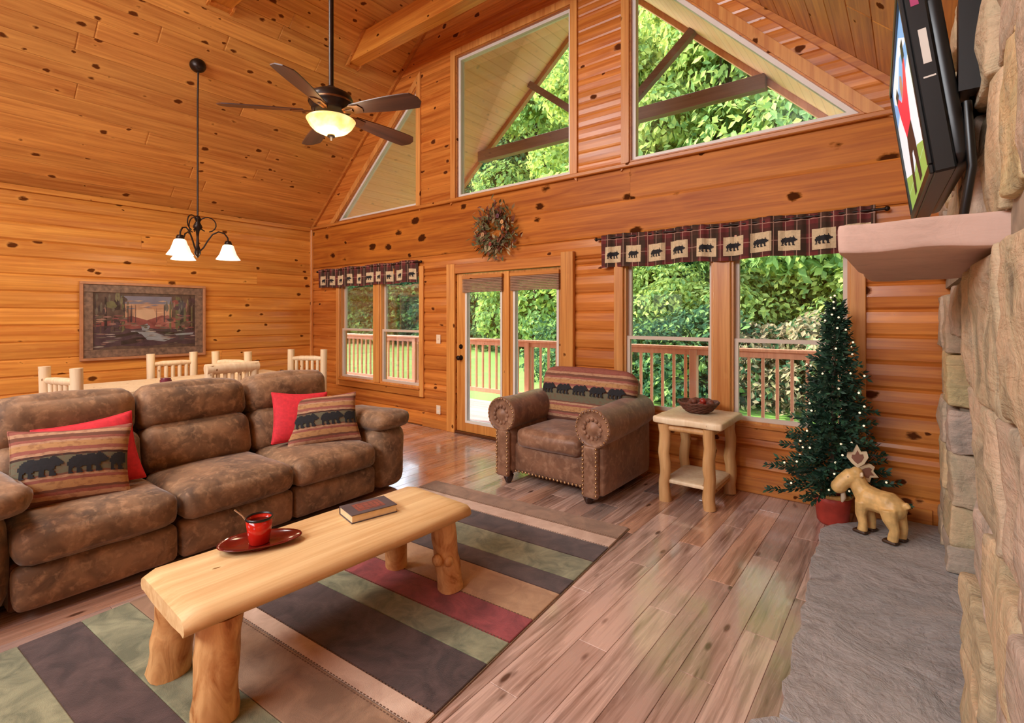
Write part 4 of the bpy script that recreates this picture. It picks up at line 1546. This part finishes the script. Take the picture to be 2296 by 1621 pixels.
for q in range(3):
    an = R(30 + 120 * q)
    d = rdir * math.cos(an) + fdir * math.sin(an)
    am = MB()
    P = []
    for (r_, z_) in ((.02, .08), (.06, .13), (.10, .21), (.15, .29), (.21, .325), (.27, .31), (.305, .26), (.31, .21)):
        P.append(d * r_ + Vector((0, 0, z_)))
    am.tube(P, .009, 8)
    P = []
    for k in range(15):
        a = R(250) - R(330) * k / 14
        r0 = .085
        P.append(d * (.10 + r0 * math.cos(a)) + Vector((0, 0, .40 + r0 * math.sin(a) * 1.0)))
    am.tube(P, .007, 7)
    ao = am.build('arm', M['bronze'], cz)
    c = d * .31
    MB().lathe([(0, .225), (.03, .222), (.038, .20), (.045, .175), (0, .178)], (c.x, c.y, 0), 16).build('fitter', M['bronze'], ao)
    MB().lathe([(.042, .178), (.058, .165), (.072, .12), (.092, .06), (.128, .005), (.132, .0), (.124, .004), (.088, .06), (.068, .12), (.054, .16), (.04, .172)], (c.x, c.y, 0), 24).build('glass_shade', shade_mat, ao, label='white bell glass shade')
    wp = Vector((-6.5, 2.295, 2.2)) + c + Vector((0, 0, -.03))
    lamp('chandelier_bulb', 'POINT', wp, 6.0, (1, .82, .58), shadow_soft_size=.05)

# ------------------------------------------------------------------ ceiling fan hung from the nearer tie beam
fx, fy, fz = -3.69, 2.28, 3.18
fn_ = empty('ceiling_fan', (fx, fy, fz), 0, label='five-blade bronze ceiling fan with a glowing glass bowl light', cat='ceiling fan')
fs = 1.3
MB().tube([(0, 0, .19), (0, 0, 4.93 - fz)], .02, 12).build('downrod', M['bronze'], fn_)
MB().lathe([(0, 1.749), (.08, 1.749), (.075, 1.70), (.03, 1.65), (0, 1.65)], n=20).build('canopy', M['bronze'], fn_)
MB().lathe([(0, .22), (.03, .215), (.05, .19), (.10, .175), (.155, .145), (.175, .10), (.17, .06), (.15, .035), (.155, .02), (.13, .0), (.10, -.02), (.09, -.035), (0, -.04)], n=32).build('motor_housing', M['bronze'], fn_)
MB().lathe([(.176, .088), (.179, .08), (.176, .072)], n=32).build('trim_band', M['bronze_brushed'], fn_)


def bowl_mat():
    g = G('amber glass bowl')
    p = g.coords('object')
    n = g.noise(p, 9.0, 3.0)
    col = g.mix(g.rng(n, .35, .65), C(250, 196, 110), C(255, 232, 170))
    g.base(col, .3)
    g.put(g.b.inputs['Emission Color'], col)
    g.b.inputs['Emission Strength'].default_value = .95
    return g.m


MB().lathe([(.10, -.045), (.185, -.055), (.192, -.062), (.185, -.075), (.165, -.11), (.13, -.145), (.07, -.172), (.02, -.18), (0, -.18)], n=36).build('light_bowl', bowl_mat(), fn_, label='glowing amber glass bowl')
MB().lathe([(0, -.178), (.03, -.182), (.032, -.195), (.012, -.205), (.01, -.222), (0, -.226)], n=16).build('finial', M['bronze'], fn_)
bl_ = MB()
Vb, Fb = [], []
nb = 14
for i in range(nb + 1):
    u = i / nb
    r_ = .21 + .62 * u
    hw = (.052 + .036 * math.sin(min(1, u * 1.15) * PI * .55)) * (1.0 if u < .9 else math.sqrt(max(0.03, 1 - ((u - .9) / .1) ** 2 * .9)))
    for (yy, zz) in ((-hw, .004), (hw, .004), (hw, -.004), (-hw, -.004)):
        Vb.append((r_, yy, zz))
for i in range(nb):
    for k in range(4):
        Fb.append((i * 4 + k, (i + 1) * 4 + k, (i + 1) * 4 + (k + 1) % 4, i * 4 + (k + 1) % 4))
Fb += [(0, 1, 2, 3), tuple(nb * 4 + k for k in (3, 2, 1, 0))]
bl_.add(Vb, Fb)
bmesh_ = bl_.mesh('blade', M['blade'])
ir_ = MB()
ir_.prism([(.11, -.02), (.20, -.05), (.29, -.045), (.31, 0), (.29, .045), (.20, .05), (.11, .02)], -.012, -.005, plane='xy')
ir_.tube([(.10, 0, .005), (.16, 0, -.012), (.22, 0, -.012)], .014, 8)
irm = ir_.mesh('blade_iron', M['bronze_brushed'])
base_az = math.atan2(rdir.y, rdir.x)
for q in range(5):
    a = base_az + R(-21 + 72 * q)
    e = (Matrix.Rotation(a, 3, 'Z') @ Matrix.Rotation(R(2), 3, 'Y') @ Matrix.Rotation(R(-14), 3, 'X')).to_euler()
    b_ = inst('blade', bmesh_, fn_, (0, 0, .01), e)
    inst('blade_iron', irm, b_)
lamp('fan_bulb', 'POINT', (fx, fy, fz - .30), 15.0, (1, .82, .56), shadow_soft_size=.12)

# ------------------------------------------------------------------ valances


def valance(x0, x1, z0, z1, npatch, label, pw, full):
    w = x1 - x0
    v = empty('valance', (x0, YB, z0), 0, label=label, cat='valance', group='bear valances over the lower windows')
    h = z1 - z0
    rn = random.Random(npatch)
    fold = w / full

    def yy(s, t):
        k = 1 - t / h
        return -.055 - .022 * math.sin(2 * PI * s / fold) * (.35 + .65 * k) - .012 * math.sin(2 * PI * s / (fold * .41) + 1) * (t / h) - .010 * math.sin(2 * PI * s / (fold * 2.7) + 2)
    nx, nz_ = int(w / .014), 8
    mb = MB()
    V = [(w * i / nx, yy(w * i / nx, h * j / nz_), h * j / nz_ + .008 * math.sin(w * i / nx * 9)) for i in range(nx + 1) for j in range(nz_ + 1)]
    F = [(i * (nz_ + 1) + j, (i + 1) * (nz_ + 1) + j, (i + 1) * (nz_ + 1) + j + 1, i * (nz_ + 1) + j + 1) for i in range(nx) for j in range(nz_)]
    mb.add(V, F, 0, True)
    mb.build('cloth', M['plaid'], v)
    fnv = lambda d: (lambda x, z: Vector((x, yy(max(0, min(w, x)), max(0, min(h, z))) - d, z + .008 * math.sin(x * 9))))
    for k in range(npatch):
        cx = w * (k + .55) / npatch + rn.uniform(-.02, .02)
        if cx + pw / 2 > w: continue
        a, zb_ = cx - pw / 2, h * .13
        f1, f2 = fnv(.003), fnv(.006)
        pp = MB()
        m_ = 10
        for i in range(m_):
            for j in range(4):
                u0, u1 = a + pw * i / m_, a + pw * (i + 1) / m_
                t0, t1 = zb_ + pw * 1.0 * j / 4, zb_ + pw * 1.0 * (j + 1) / 4
                pp.add([f1(u0, t0), f1(u1, t0), f1(u1, t1), f1(u0, t1)], [(0, 1, 2, 3)], 0, True)
        po = pp.build('bear_patch', M['pale_cloth'], v, label='cream square with a black bear')
        bb = MB()
        bear_cells(bb, f2, a + pw * .13, zb_ + pw * .25, pw * .74, False, 20, 12)
        bb.build('bear_motif', M['black_cloth'], po)
    rod = MB()
    rod.tube([(-.06, -.05, h - .03), (w + .06, -.05, h - .03)], .010, 8)
    rod.ball((-.07, -.05, h - .03), .02, 8)
    rod.ball((w + .07, -.05, h - .03), .02, 8)
    rod.box((.01, -.06, h - .035), (.02, -.001, h - .025))
    rod.box((w - .02, -.06, h - .035), (w - .01, -.001, h - .025))
    rod.build('rod', M['bronze'], v)


valance(-7.86, -5.36, 2.0, 2.31, 10, 'plaid valance with bear squares over the smaller-looking window near the wall corner', .15, 15)
valance(-2.49, -.20, 2.02, 2.355, 10, 'plaid valance with bear squares over the big window behind the armchair', .165, 12)

# ------------------------------------------------------------------ wreath over the door
wr = empty('wreath', (-3.94, YB - .055, 2.565), 0, label='twig wreath of dried leaves and flowers hanging above the door', cat='wreath')
rw = random.Random(9)
tw = MB()
for q in range(5):
    tw.tube([((.19 + rw.uniform(-.03, .03)) * math.cos(2 * PI * a / 24), rw.uniform(-.02, .01), (.19 + rw.uniform(-.03, .03)) * math.sin(2 * PI * a / 24)) for a in range(24)] + [(.19, 0, 0)], .007, 5, cap=False)
tw.build('twig_ring', M['bark'], wr)
lv = MB()
for q in range(520):
    a = rw.uniform(0, 2 * PI)
    r_ = abs(.19 + rw.gauss(0, .07))
    c = Vector((r_ * math.cos(a), rw.uniform(-.05, .0), r_ * math.sin(a)))
    d = Vector((math.cos(a + rw.uniform(-1.4, 1.4)), rw.uniform(-.6, .1), math.sin(a + rw.uniform(-1.4, 1.4)))).normalized()
    n = d.orthogonal().normalized()
    n = (Matrix.Rotation(rw.uniform(0, 6.28), 3, d) @ n)
    L, w_ = rw.uniform(.055, .11), rw.uniform(.01, .02)
    lv.add([c, c + d * L * .5 + n * w_, c + d * L, c + d * L * .5 - n * w_], [(0, 1, 2, 3)], rw.choice([0, 0, 1, 2]))
lv.build('dried_leaves', [plain('olive leaf', C(96, 96, 60), .8), plain('pale leaf', C(168, 150, 112), .8), plain('russet leaf', C(118, 62, 44), .8)], wr, kind='stuff')
for (a, r_, col_) in ((.5, .17, (214, 166, 110)), (.05, .16, (206, 128, 70)), (1.1, .18, (120, 80, 90)), (3.4, .16, (190, 150, 110)), (4.5, .17, (150, 70, 60)), (5.4, .165, (176, 130, 110))):
    fb = MB()
    for k in range(9):
        an = 2 * PI * k / 9
        fb.ball((.018 * math.cos(an), -.004, .018 * math.sin(an)), .012, 6, sc=(1, .5, 1))
    fb.ball((0, -.01, 0), .012, 6)
    fb.build('dried_flower', plain('dried flower', C(*col_), .8), wr, (r_ * math.cos(a), -.05, r_ * math.sin(a)))

# ------------------------------------------------------------------ switch and outlet
for (z_, nm, lb, ct_) in ((1.215, 'light_switch', 'ivory switch plate on the gable wall left of the door', 'switch'), (.262, 'wall_outlet', 'ivory outlet plate low on the gable wall left of the door', 'outlet')):
    s_ = empty(nm, (-4.985, YB - .004, z_), 0, label=lb, cat=ct_)
    MB().cbox((-.04, -.008, -.06), (.04, .0, .06), .003).build('cover_plate', M['plate'], s_)
    q = MB()
    if nm == 'light_switch':
        q.cbox((-.006, -.018, -.012), (.006, -.007, .012), .002)
        q.build('toggle', M['plate'], s_)
    else:
        for zz in (-.026, .026):
            q.soft((0, -.008, zz), (.034, .004, .03), .002, n=4)
        q.build('socket', M['white'], s_)
# ------------------------------------------------------------------ moose figurine on the hearth
mz = empty('moose_figurine', (-.165, 4.20, .037), 0, label='carved golden wooden moose standing on the hearth before the tree', cat='figurine')
hd = math.atan2(.42, -.9)        # where it looks
KX = .78
ms = MB()
X = lambda pts: [(a * KX, b, c) for a, b, c in pts]
ms.tube(X([(-.15, 0, .225), (-.10, 0, .235), (0, 0, .235), (.08, 0, .24), (.13, 0, .25)]), [.06, .082, .078, .085, .07], 14)
ms.ball((-.11 * KX, 0, .22), .082, 12)
ms.tube(X([(.10, 0, .25), (.15, .01, .31), (.17, .02, .36)]), [.07, .058, .052], 12)
# the head turns towards the room
hx, hy = .135, .02
ha = R(38)
HM = Matrix.Translation((hx, hy, .375)) @ Matrix.Rotation(ha, 4, 'Z')
ms.tube([HM @ Vector(v) for v in ((-.02, 0, .0), (.03, 0, -.01), (.075, 0, -.055), (.10, 0, -.095))], [.046, .056, .05, .05], 12)
ms.ball(HM @ Vector((.10, 0, -.09)), .05, 10)
ms.ball(HM @ Vector((-.005, 0, .02)), .042, 10)
ms.tube(X([(-.175, 0, .25), (-.215, 0, .262), (-.235, 0, .245)]), [.022, .02, .016], 8)
for (x_, y_, t_) in ((.095, .05, 1), (.095, -.05, 1), (-.125, .052, 0), (-.125, -.052, 0)):
    x_ *= KX
    if t_:
        ms.tube([(x_, y_, .22), (x_ + .01, y_, .13), (x_ - .005, y_, .07), (x_, y_, .02)], [.045, .034, .028, .032], 10)
    else:
        ms.tube([(x_ + .01, y_, .22), (x_ - .0, y_, .15), (x_ - .025, y_, .09), (x_ - .012, y_, .02)], [.058, .045, .029, .032], 10)
mo_ = ms.build('body', plain('golden carved wood', C(220, 178, 112), .45, nscale=16, amt=.25, bump=.25), mz, (0, 0, 0), (0, 0, hd))
rm = mo_.modifiers.new('merge', 'REMESH')
rm.mode = 'VOXEL'
rm.voxel_size = .006
rm.use_smooth_shade = True
sm_ = mo_.modifiers.new('smooth', 'SMOOTH')
sm_.iterations = 3
dkw = plain('dark hoof paint', C(66, 42, 24), .5)
for (x_, y_) in ((.10, .05), (.10, -.05), (-.137, .052), (-.137, -.052)):
    MB().soft((x_ * KX + .006, y_, .012), (.085, .062, .024), .011, n=6).build('hoof', dkw, mz, (0, 0, 0), (0, 0, hd))
ant = [(0, 0), (-.030, .026), (-.055, .060), (-.050, .092), (-.022, .094), (0, .142), (.020, .100), (.050, .104), (.058, .070), (.036, .028)]
aw_ = plain('antler wood', C(222, 200, 164), .5)
ai_ = plain('antler inner stain', C(140, 96, 78), .5)
HW = Matrix.Rotation(hd, 4, 'Z') @ HM
hp = HW @ Vector((-.01, 0, .055))
cr = Vector((.7833, .6217, 0))
for (dx_, dy_) in ((cr * .93 + Vector((.1, -.3, .0)), Vector((-.05, .02, 1))), (Vector((0, 0, -1)) * .75 + cr * -.35, cr * .88 + Vector((0, 0, .28)))):
    ex_ = dx_.normalized()
    ey_ = (dy_ - ex_ * dy_.dot(ex_)).normalized()
    ez_ = ex_.cross(ey_)
    Ma = Matrix.Translation(hp) @ Matrix((ex_, ey_, ez_)).transposed().to_4x4()
    a_ = MB()
    a_.prism([(p[0] * 1.12, p[1] * 1.12) for p in ant], -.009, .009, M=Ma, plane='xy')
    ao = a_.build('antler', aw_, mz)
    i_ = MB()
    for yy in (-.0105, .0095):
        i_.prism([(p[0] * .66, .069 + (p[1] - .062) * .68) for p in ant], yy, yy + .001, M=Ma, plane='xy')
    i_.build('antler_palm', ai_, ao, label='brown stained palm of the antler')
for s in (-1, 1):
    MB().soft((0, 0, 0), (.018, .06, .03), .008, n=5, M=HW @ Matrix.Translation((-.025, s * .055, .02)) @ Matrix.Rotation(R(25) * s, 4, 'X')).build('ear', aw_, mz)
    MB().ball((0, 0, 0), .006, 8, M=HW @ Matrix.Translation((.05, s * .045, -.005))).build('eye', M['black'], mz)
bl = MB()
bl.tube([(.075, 0, -.12), (.07, 0, -.165), (.08, 0, -.20)], [.014, .018, .006], 8, M=HW)
bl.build('beard', plain('pale beard', C(196, 176, 150), .6), mz)

# ------------------------------------------------------------------ fir tree in a red pot with its lights
tx, ty = -.445, 4.37
tr = empty('fir_tree', (tx, ty, 0), 0, label='small dark green artificial fir tree in a red wrapped pot', cat='tree')
MB().lathe([(0, 0), (.085, 0), (.10, .02), (.115, .16), (.125, .215), (.11, .21), (.10, .19), (0, .19)], n=24).build('pot', plain('red pot wrap', C(178, 62, 48), .5, nscale=9, amt=.25), tr, label='red wrapped pot')
MB().lathe([(.125, .205), (.14, .225), (.128, .24), (.112, .21)], n=20, sx=1).build('pot_rim', plain('gold ribbon', C(196, 150, 84), .4, nscale=30, amt=.3), tr)
MB().tube([(0, 0, .19), (.005, 0, .9), (.02, 0, 1.66)], [.02, .014, .005], 8).build('trunk', M['bark'], tr)
rt_ = random.Random(17)
nd = MB()
tips = []
wallY = YB - .05 - ty
mo_dir = Vector((-.9, .42, 0)).normalized()
for q in range(215):
    t = (q + rt_.random()) / 215
    z = .30 + 1.30 * t ** 1.05
    Rr = (.45 * (1 - t) ** .95 + .035) * rt_.uniform(.66, 1.06)
    a = q * 2.39996 + rt_.uniform(-.3, .3)
    d = Vector((math.cos(a), math.sin(a), 0))
    if d.y > 0: Rr = min(Rr, wallY / max(.05, d.y))
    base = Vector((0.013 * z, 0, z))
    tip = base + d * Rr + Vector((0, 0, -.10 * (1 - t) + .06 * t + rt_.uniform(-.03, .03)))
    # leave room for the carved moose in front of the tree
    wt_ = Vector((tx, ty, 0)) + tip
    if wt_.z < .62 and wt_.x > -.50 and wt_.y < 4.43:
        tip = base + (tip - base) * .42
    tips.append((tip, d, t))
    ln = (tip - base)
    m_ = max(4, int(ln.length / .028))
    side = d.cross(Vector((0, 0, 1)))
    for k in range(m_):
        u = .12 + .88 * k / m_
        c = base + ln * u + Vector((0, 0, -.03 * math.sin(u * PI)))
        for s in (-1, 1, 0, 2):
            L = rt_.uniform(.045, .085) * (1.15 - .5 * u)
            if s in (-1, 1):
                dd = (d * .75 + side * s * rt_.uniform(.5, 1.0) + Vector((0, 0, rt_.uniform(-.3, .25)))).normalized()
            else:
                dd = (d * .8 + Vector((0, 0, .65 if s == 0 else -.5)) + side * rt_.uniform(-.4, .4)).normalized()
            n = dd.orthogonal().normalized()
            n = Matrix.Rotation(rt_.uniform(0, 3.1), 3, dd) @ n
            w_ = rt_.uniform(.007, .012)
            e_ = c + dd * L
            if e_.y > wallY + .02: continue
            nd.add([c, c + dd * L * .55 + n * w_, e_, c + dd * L * .55 - n * w_], [(0, 1, 2, 3)], 0 if rt_.random() < .8 else 1)
nd.build('branches', [plain('fir needle', C(30, 64, 46), .6, nscale=8, amt=.4), plain('fir needle tip', C(58, 96, 66), .6, nscale=8, amt=.3)], tr, kind='stuff')
sl_ = empty('string_lights', (tx, ty, .3), 0, label='string of tiny warm lights wound round the fir tree', cat='string lights')
bm1 = MB().ball((0, 0, 0), .0075, 8).mesh('bulb', emit('tiny warm bulb', C(255, 232, 196), .75))
rt_.shuffle(tips)
pts_ = []
for (tip, d, t) in tips:
    if len(pts_) > 46: break
    if d.dot(Vector((.2, -1, 0)).normalized()) > -.25:
        p = Vector((0.013 * tip.z, 0, tip.z)).lerp(tip, rt_.uniform(.72, .98)) + Vector((0, -.012, .012 - .3))
        pts_.append(p)
        inst('bulb', bm1, sl_, p)
pts_.sort(key=lambda p: p.z)
wi = MB()
wi.tube(pts_, .0015, 4, cap=False)
wi.build('wire', plain('green wire', C(24, 50, 36), .6), sl_)

# ------------------------------------------------------------------ outside: deck, railing, truss, lawn, trees
dk = empty('porch_deck', (-4, 5.9, -.06), 0, label='pinkish board deck outside the glass door', cat='deck')
dkb = MB().cbox((-7.5, 0, -.03), (5.2, .135, 0), .004).mesh('board', M['deck'])
for k in range(16):
    inst('board', dkb, dk, (0, YB + .125 - 5.9 + k * .141, 0))
MB().box((-7.4, YB + .13 - 5.9, -.25), (5.1, 1.0, -.031)).build('joists', M['rail_wood'], dk)
rl = empty('porch_railing', (-4, 7.0, -.06), 0, label='stained wooden porch railing with square balusters', cat='railing')
MB().cbox((-7.4, -.07, 1.13), (5.1, .07, 1.17), .006).build('top_rail', M['rail_wood'], rl)
MB().cbox((-7.4, -.02, 1.05), (5.1, .02, 1.13), .004).build('sub_rail', M['rail_wood'], rl)
MB().cbox((-7.4, -.02, .17), (5.1, .02, .25), .004).build('bottom_rail', M['rail_wood'], rl)
pmn = MB().cbox((-.05, -.05, .0), (.05, .05, 1.13), .006).mesh('post', M['rail_wood'])
for x in (-11.0, -8.16, -5.2, -2.34, .5):
    inst('post', pmn, rl, (x + 4, 0, 0))
bmn = MB().cbox((-.018, -.018, .25), (.018, .018, 1.05), .003).mesh('baluster', M['rail_wood'])
x = -11.2
while x < 1.0:
    if min(abs(x - p) for p in (-11.0, -8.16, -5.2, -2.34, .5)) > .07:
        inst('baluster', bmn, rl, (x + 4, 0, 0))
    x += .165
ts = empty('porch_truss', (-3.7, 7.0, 4.5), 0, label='dark stained collar beam and struts under the porch gable', cat='truss')
tw_ = M['truss_wood']
xa, xb = inv_l(4.6), inv_r(4.6)
MB().cbox((xa + 3.7, -.07, -.09), (xb + 3.7, .07, .10), .006).build('collar_beam', tw_, ts)
for (x0_, x1_) in ((-3.95, -5.15), (-3.4, -2.35)):
    z1_ = roof(x1_) - .03
    d = Vector((x1_ - x0_, 0, z1_ - 4.6)).normalized()
    n = Vector((-d.z, 0, d.x))
    P = [Vector((x0_, 0, 4.6)) + n * .055, Vector((x1_, 0, z1_)) + n * .055, Vector((x1_, 0, z1_)) - n * .055, Vector((x0_, 0, 4.6)) - n * .055]
    MB().prism([(p.x + 3.7, p.z - 4.5) for p in P], -.05, .05).build('strut', tw_, ts)
for (a, b, f) in ((XL - .4, RX, zl), (RX, 1.1, zr)):
    MB().prism([(a + 3.7, f(a) - .12 - 4.5), (b + 3.7, f(b) - .12 - 4.5), (b + 3.7, f(b) - .022 - 4.5), (a + 3.7, f(a) - .022 - 4.5)], .06, .14).build('barge_board', M['rail_wood'], ts)


def gz(x, y):
    """height of the ground"""
    z = -.75
    e = y - 9.0
    if e > 0:
        z += .03 * min(e, 16)
    far = 24 - max(0, min(11, (x + 14) * .8))
    k = max(0, y - far)
    z += .62 * k - .0 + (.25 * min(k, 4))
    z += .25 * noise.noise(Vector((x * .2, y * .2, 0)))
    return z


gm = MB()
nx, ny = 70, 44
xs_ = [-62 + 92 * i / nx for i in range(nx + 1)]
ys_ = [4.9 + 62 * (j / ny) ** 1.5 for j in range(ny + 1)]
V = [(x, y, gz(x, y)) for x in xs_ for y in ys_]
F = [(i * (ny + 1) + j, (i + 1) * (ny + 1) + j, (i + 1) * (ny + 1) + j + 1, i * (ny + 1) + j + 1) for i in range(nx) for j in range(ny)]
gm.add(V, F, 0, True)
for q, f in enumerate(F):
    c = V[f[0]]
    far = 24 - max(0, min(11, (c[0] + 14) * .8))
    gm.mi[q] = 1 if c[1] > far + .5 else 0
ground = gm.build('terrain', [M['lawn'], M['hill']], kind='structure')


def crown_mesh(name, seed, H, Rr, n, mats, leaf, zlow=.03):
    rn = random.Random(seed)
    mb = MB()
    blobs = []
    for q in range(22):
        t = rn.random()
        z = H * (zlow + (1 - zlow) * (t * .86 + .07))
        rr_ = Rr * math.sqrt(max(.08, math.sin(PI * min(1, (.10 + .86 * t) ** .8))))
        a = rn.uniform(0, 2 * PI)
        d = rn.uniform(.25, .85) * rr_
        blobs.append((Vector((d * math.cos(a), d * math.sin(a), z)), rn.uniform(.28, .5) * Rr))
    up = Vector((0, 0, 1))
    for q in range(n):
        c, r_ = blobs[rn.randrange(len(blobs))]
        d = Vector((rn.gauss(0, 1), rn.gauss(0, 1), rn.gauss(.25, 1))).normalized()
        p = c + Vector((d.x, d.y, d.z * .75)) * r_ * rn.uniform(.72, 1.06)
        nrm = (d + up * .5 + Vector((rn.gauss(0, .5), rn.gauss(0, .5), rn.gauss(0, .5)))).normalized()
        ax = nrm.orthogonal().normalized()
        ax = Matrix.Rotation(rn.uniform(0, 6.28), 3, nrm) @ ax
        ax = (ax - up * .45).normalized()
        bx = nrm.cross(ax).normalized()
        L, w_ = leaf * rn.uniform(.7, 1.35), leaf * rn.uniform(.22, .36)
        mid = p + nrm * L * .08
        mb.add([p - ax * L * .5, mid + bx * w_, p + ax * L * .5, mid - bx * w_], [(0, 1, 2), (0, 2, 3)], 0 if rn.random() < .7 else 1)
    return mb.mesh(name, mats)


def trunk_mesh(H, r0):
    mb = MB()
    mb.tube([(0, 0, -.5), (.1, 0, H * .25), (-.08, .06, H * .55), (.05, 0, H * .92)], [r0, r0 * .8, r0 * .5, r0 * .1], 10, nz=.2)
    for q in range(5):
        a = q * 2.4
        z = H * (.3 + .11 * q)
        mb.tube([(0, 0, z), (1.4 * math.cos(a), 1.4 * math.sin(a), z + 1.0), (2.3 * math.cos(a), 2.3 * math.sin(a), z + 1.9)], [r0 * .35, r0 * .22, r0 * .06], 7)
    return mb.mesh('trunk', M['bark'])


hf = MB()
rh_ = random.Random(31)
for q in range(52000):
    x = rh_.uniform(-44, 16)
    far = 24 - max(0, min(11, (x + 14) * .8))
    y = far + 1.2 + 20 * rh_.random() ** 1.4
    z = gz(x, y) + rh_.uniform(0, 1.3) + .9 * max(0, noise.noise(Vector((x * .5, y * .5, 3))))
    nrm = Vector((rh_.gauss(0, .5), rh_.gauss(-.7, .4), rh_.gauss(.5, .4))).normalized()
    ax = Matrix.Rotation(rh_.uniform(0, 6.28), 3, nrm) @ nrm.orthogonal().normalized()
    bx = nrm.cross(ax)
    L = rh_.uniform(.25, .55)
    c = Vector((x, y, z))
    hf.add([c - ax * L * .5, c + bx * L * .28 + nrm * .05, c + ax * L * .5, c - bx * L * .28 + nrm * .05], [(0, 1, 2), (0, 2, 3)], 0 if rh_.random() < .6 else 1)
hf.build('undergrowth', [M['leaf_a'], M['leaf_c']], ground, kind='stuff')

cA = crown_mesh('crown', 1, 14, 4.2, 26000, [M['leaf_a'], M['leaf_b']], .28)
cB = crown_mesh('crown', 2, 12, 4.0, 26000, [M['leaf_b'], M['leaf_a']], .26)
cC = crown_mesh('crown', 3, 15, 4.4, 22000, [M['leaf_c'], M['leaf_a']], .32)
cS = crown_mesh('bush', 4, 2.3, 1.5, 3000, [M['leaf_c'], M['leaf_a']], .17, .0)
cD = crown_mesh('bush', 5, 1.9, 1.5, 3200, [M['leaf_d'], M['leaf_c']], .15, .0)
cE = crown_mesh('bush', 6, 3.6, 1.7, 6500, [M['leaf_b'], M['leaf_a']], .17, .0)
tkm = trunk_mesh(14, .26)


def tree(name, x, y, cm, sc, rz, label, sz=1.0, cat='tree', trunk=True, group='trees and bushes on the slope'):
    t = empty(name, (x, y, gz(x, y) - .1), rz, label=label, cat=cat, group=group)
    inst('foliage', cm, t, scale=(sc, sc, sc * sz))
    tag(t.children[0], kind='stuff')
    if trunk: inst('trunk', tkm, t, scale=(sc, sc, sc * sz * .98))
    return t


tree('leafy_tree', -30, 22.5, cC, .72, 0, 'deep green tree seen at the left edge of the left window')
tree('leafy_tree', -25.5, 24.5, cC, .80, 1.3, 'deep green tree filling the left window, beyond the lawn')
tree('leafy_tree', -21.5, 25.5, cC, .86, 2.6, 'deep green tree between the left window and the door')
tree('leafy_tree', -17.5, 24.5, cC, .92, 4.0, 'deep green tree seen through the left pane of the door', 1.1)
tree('leafy_tree', -14.5, 22.0, cA, 1.05, .6, 'green tree seen through the right pane of the door', 1.15)
tree('leafy_tree', -16.5, 27.5, cA, 1.2, 5.2, 'tall green tree high in the tall middle gable window', 1.25)
tree('leafy_tree', -11.2, 24.5, cA, 1.15, 3.4, 'tall green tree behind the wall between the door and big window', 1.3)
tree('leafy_tree', -8.3, 16.6, cB, .90, 2.2, 'yellow green tree filling the left pane of the big window', 1.1)
tree('leafy_tree', -4.6, 16.2, cB, .92, .2, 'yellow green tree behind the post between the panes of the big window', 1.2)
tree('leafy_tree', -1.5, 16.8, cA, .95, 1.1, 'green tree filling the right pane of the big window', 1.2)
tree('leafy_tree', 2.0, 17.5, cA, .95, 4.4, 'green tree at the right edge of the big window', 1.2)
tree('leafy_tree', -6.6, 22.5, cB, 1.1, 5.0, 'tall pale green tree high in the sloping right gable window, left part', 1.35)
tree('leafy_tree', -2.6, 23.0, cA, 1.15, 2.9, 'tall green tree high in the sloping right gable window, right part', 1.3)
tree('leafy_tree', 3.0, 24.0, cA, 1.15, .9, 'tall green tree low at the right tip of the sloping gable window', 1.25)
for q, (x, y, cm, s_) in enumerate(((-7.4, 13.2, cS, 1.0), (-5.6, 12.9, cS, .9), (-4.2, 13.0, cS, 1.05), (-2.7, 13.6, cD, 1.05), (-1.3, 13.2, cD, 1.15), (.3, 13.4, cD, 1.1), (-9.3, 14.2, cS, .9))):
    lb = ['dark green bush behind the armchair, beyond the railing', 'dark green bush behind the railing post at the big window', 'dark green bush left of the middle post of the big window', 'dry brown bush right of the middle post of the big window', 'tall dry brown bush beyond the railing beside the fir tree', 'dry brown bush hidden partly by the fir tree', 'dark green bush beyond the railing, right of the door'][q]
    tree('bush', x, y, cm, s_, q * 1.1, lb, 1.0, 'bush', False, 'bushes beyond the porch railing')

for q, (x, y, s_) in enumerate(((-7.6, 15.0, 1.05), (-5.5, 14.7, 1.0), (-2.9, 15.3, 1.15), (-.6, 15.2, 1.05))):
    tree('bush', x, y, cE, s_, q * 1.7, ['yellow green bush in the left pane of the big window, left half', 'bright yellow bush beside the middle post of the big window', 'green yellow bush in the right pane of the big window, left half', 'green yellow bush in the right pane of the big window, right half'][q], 1.0, 'bush', False, 'yellow green bushes at the foot of the slope')

for q, (x, y, s_) in enumerate(((-37.5, 21.2, 1.9), (-33.5, 22.0, 1.7), (-29.5, 22.4, 2.0), (-25.6, 21.8, 1.75), (-21.8, 22.3, 1.9), (-18.2, 21.6, 1.7))):
    tree('bush', x, y, cS, s_, q * 2.1, ['dark bush at the far edge of the lawn, farthest left of its row', 'dark bush at the far lawn edge, in the left pane of the left window', 'dark bush at the far lawn edge, behind the middle post of the left window', 'dark bush at the far lawn edge, in the right pane of the left window', 'dark bush at the far lawn edge, hidden mostly by the wall beside the door', 'dark bush at the far lawn edge, in the left pane of the door'][q], 1.0, 'bush', False, 'dark bushes along the far edge of the lawn')
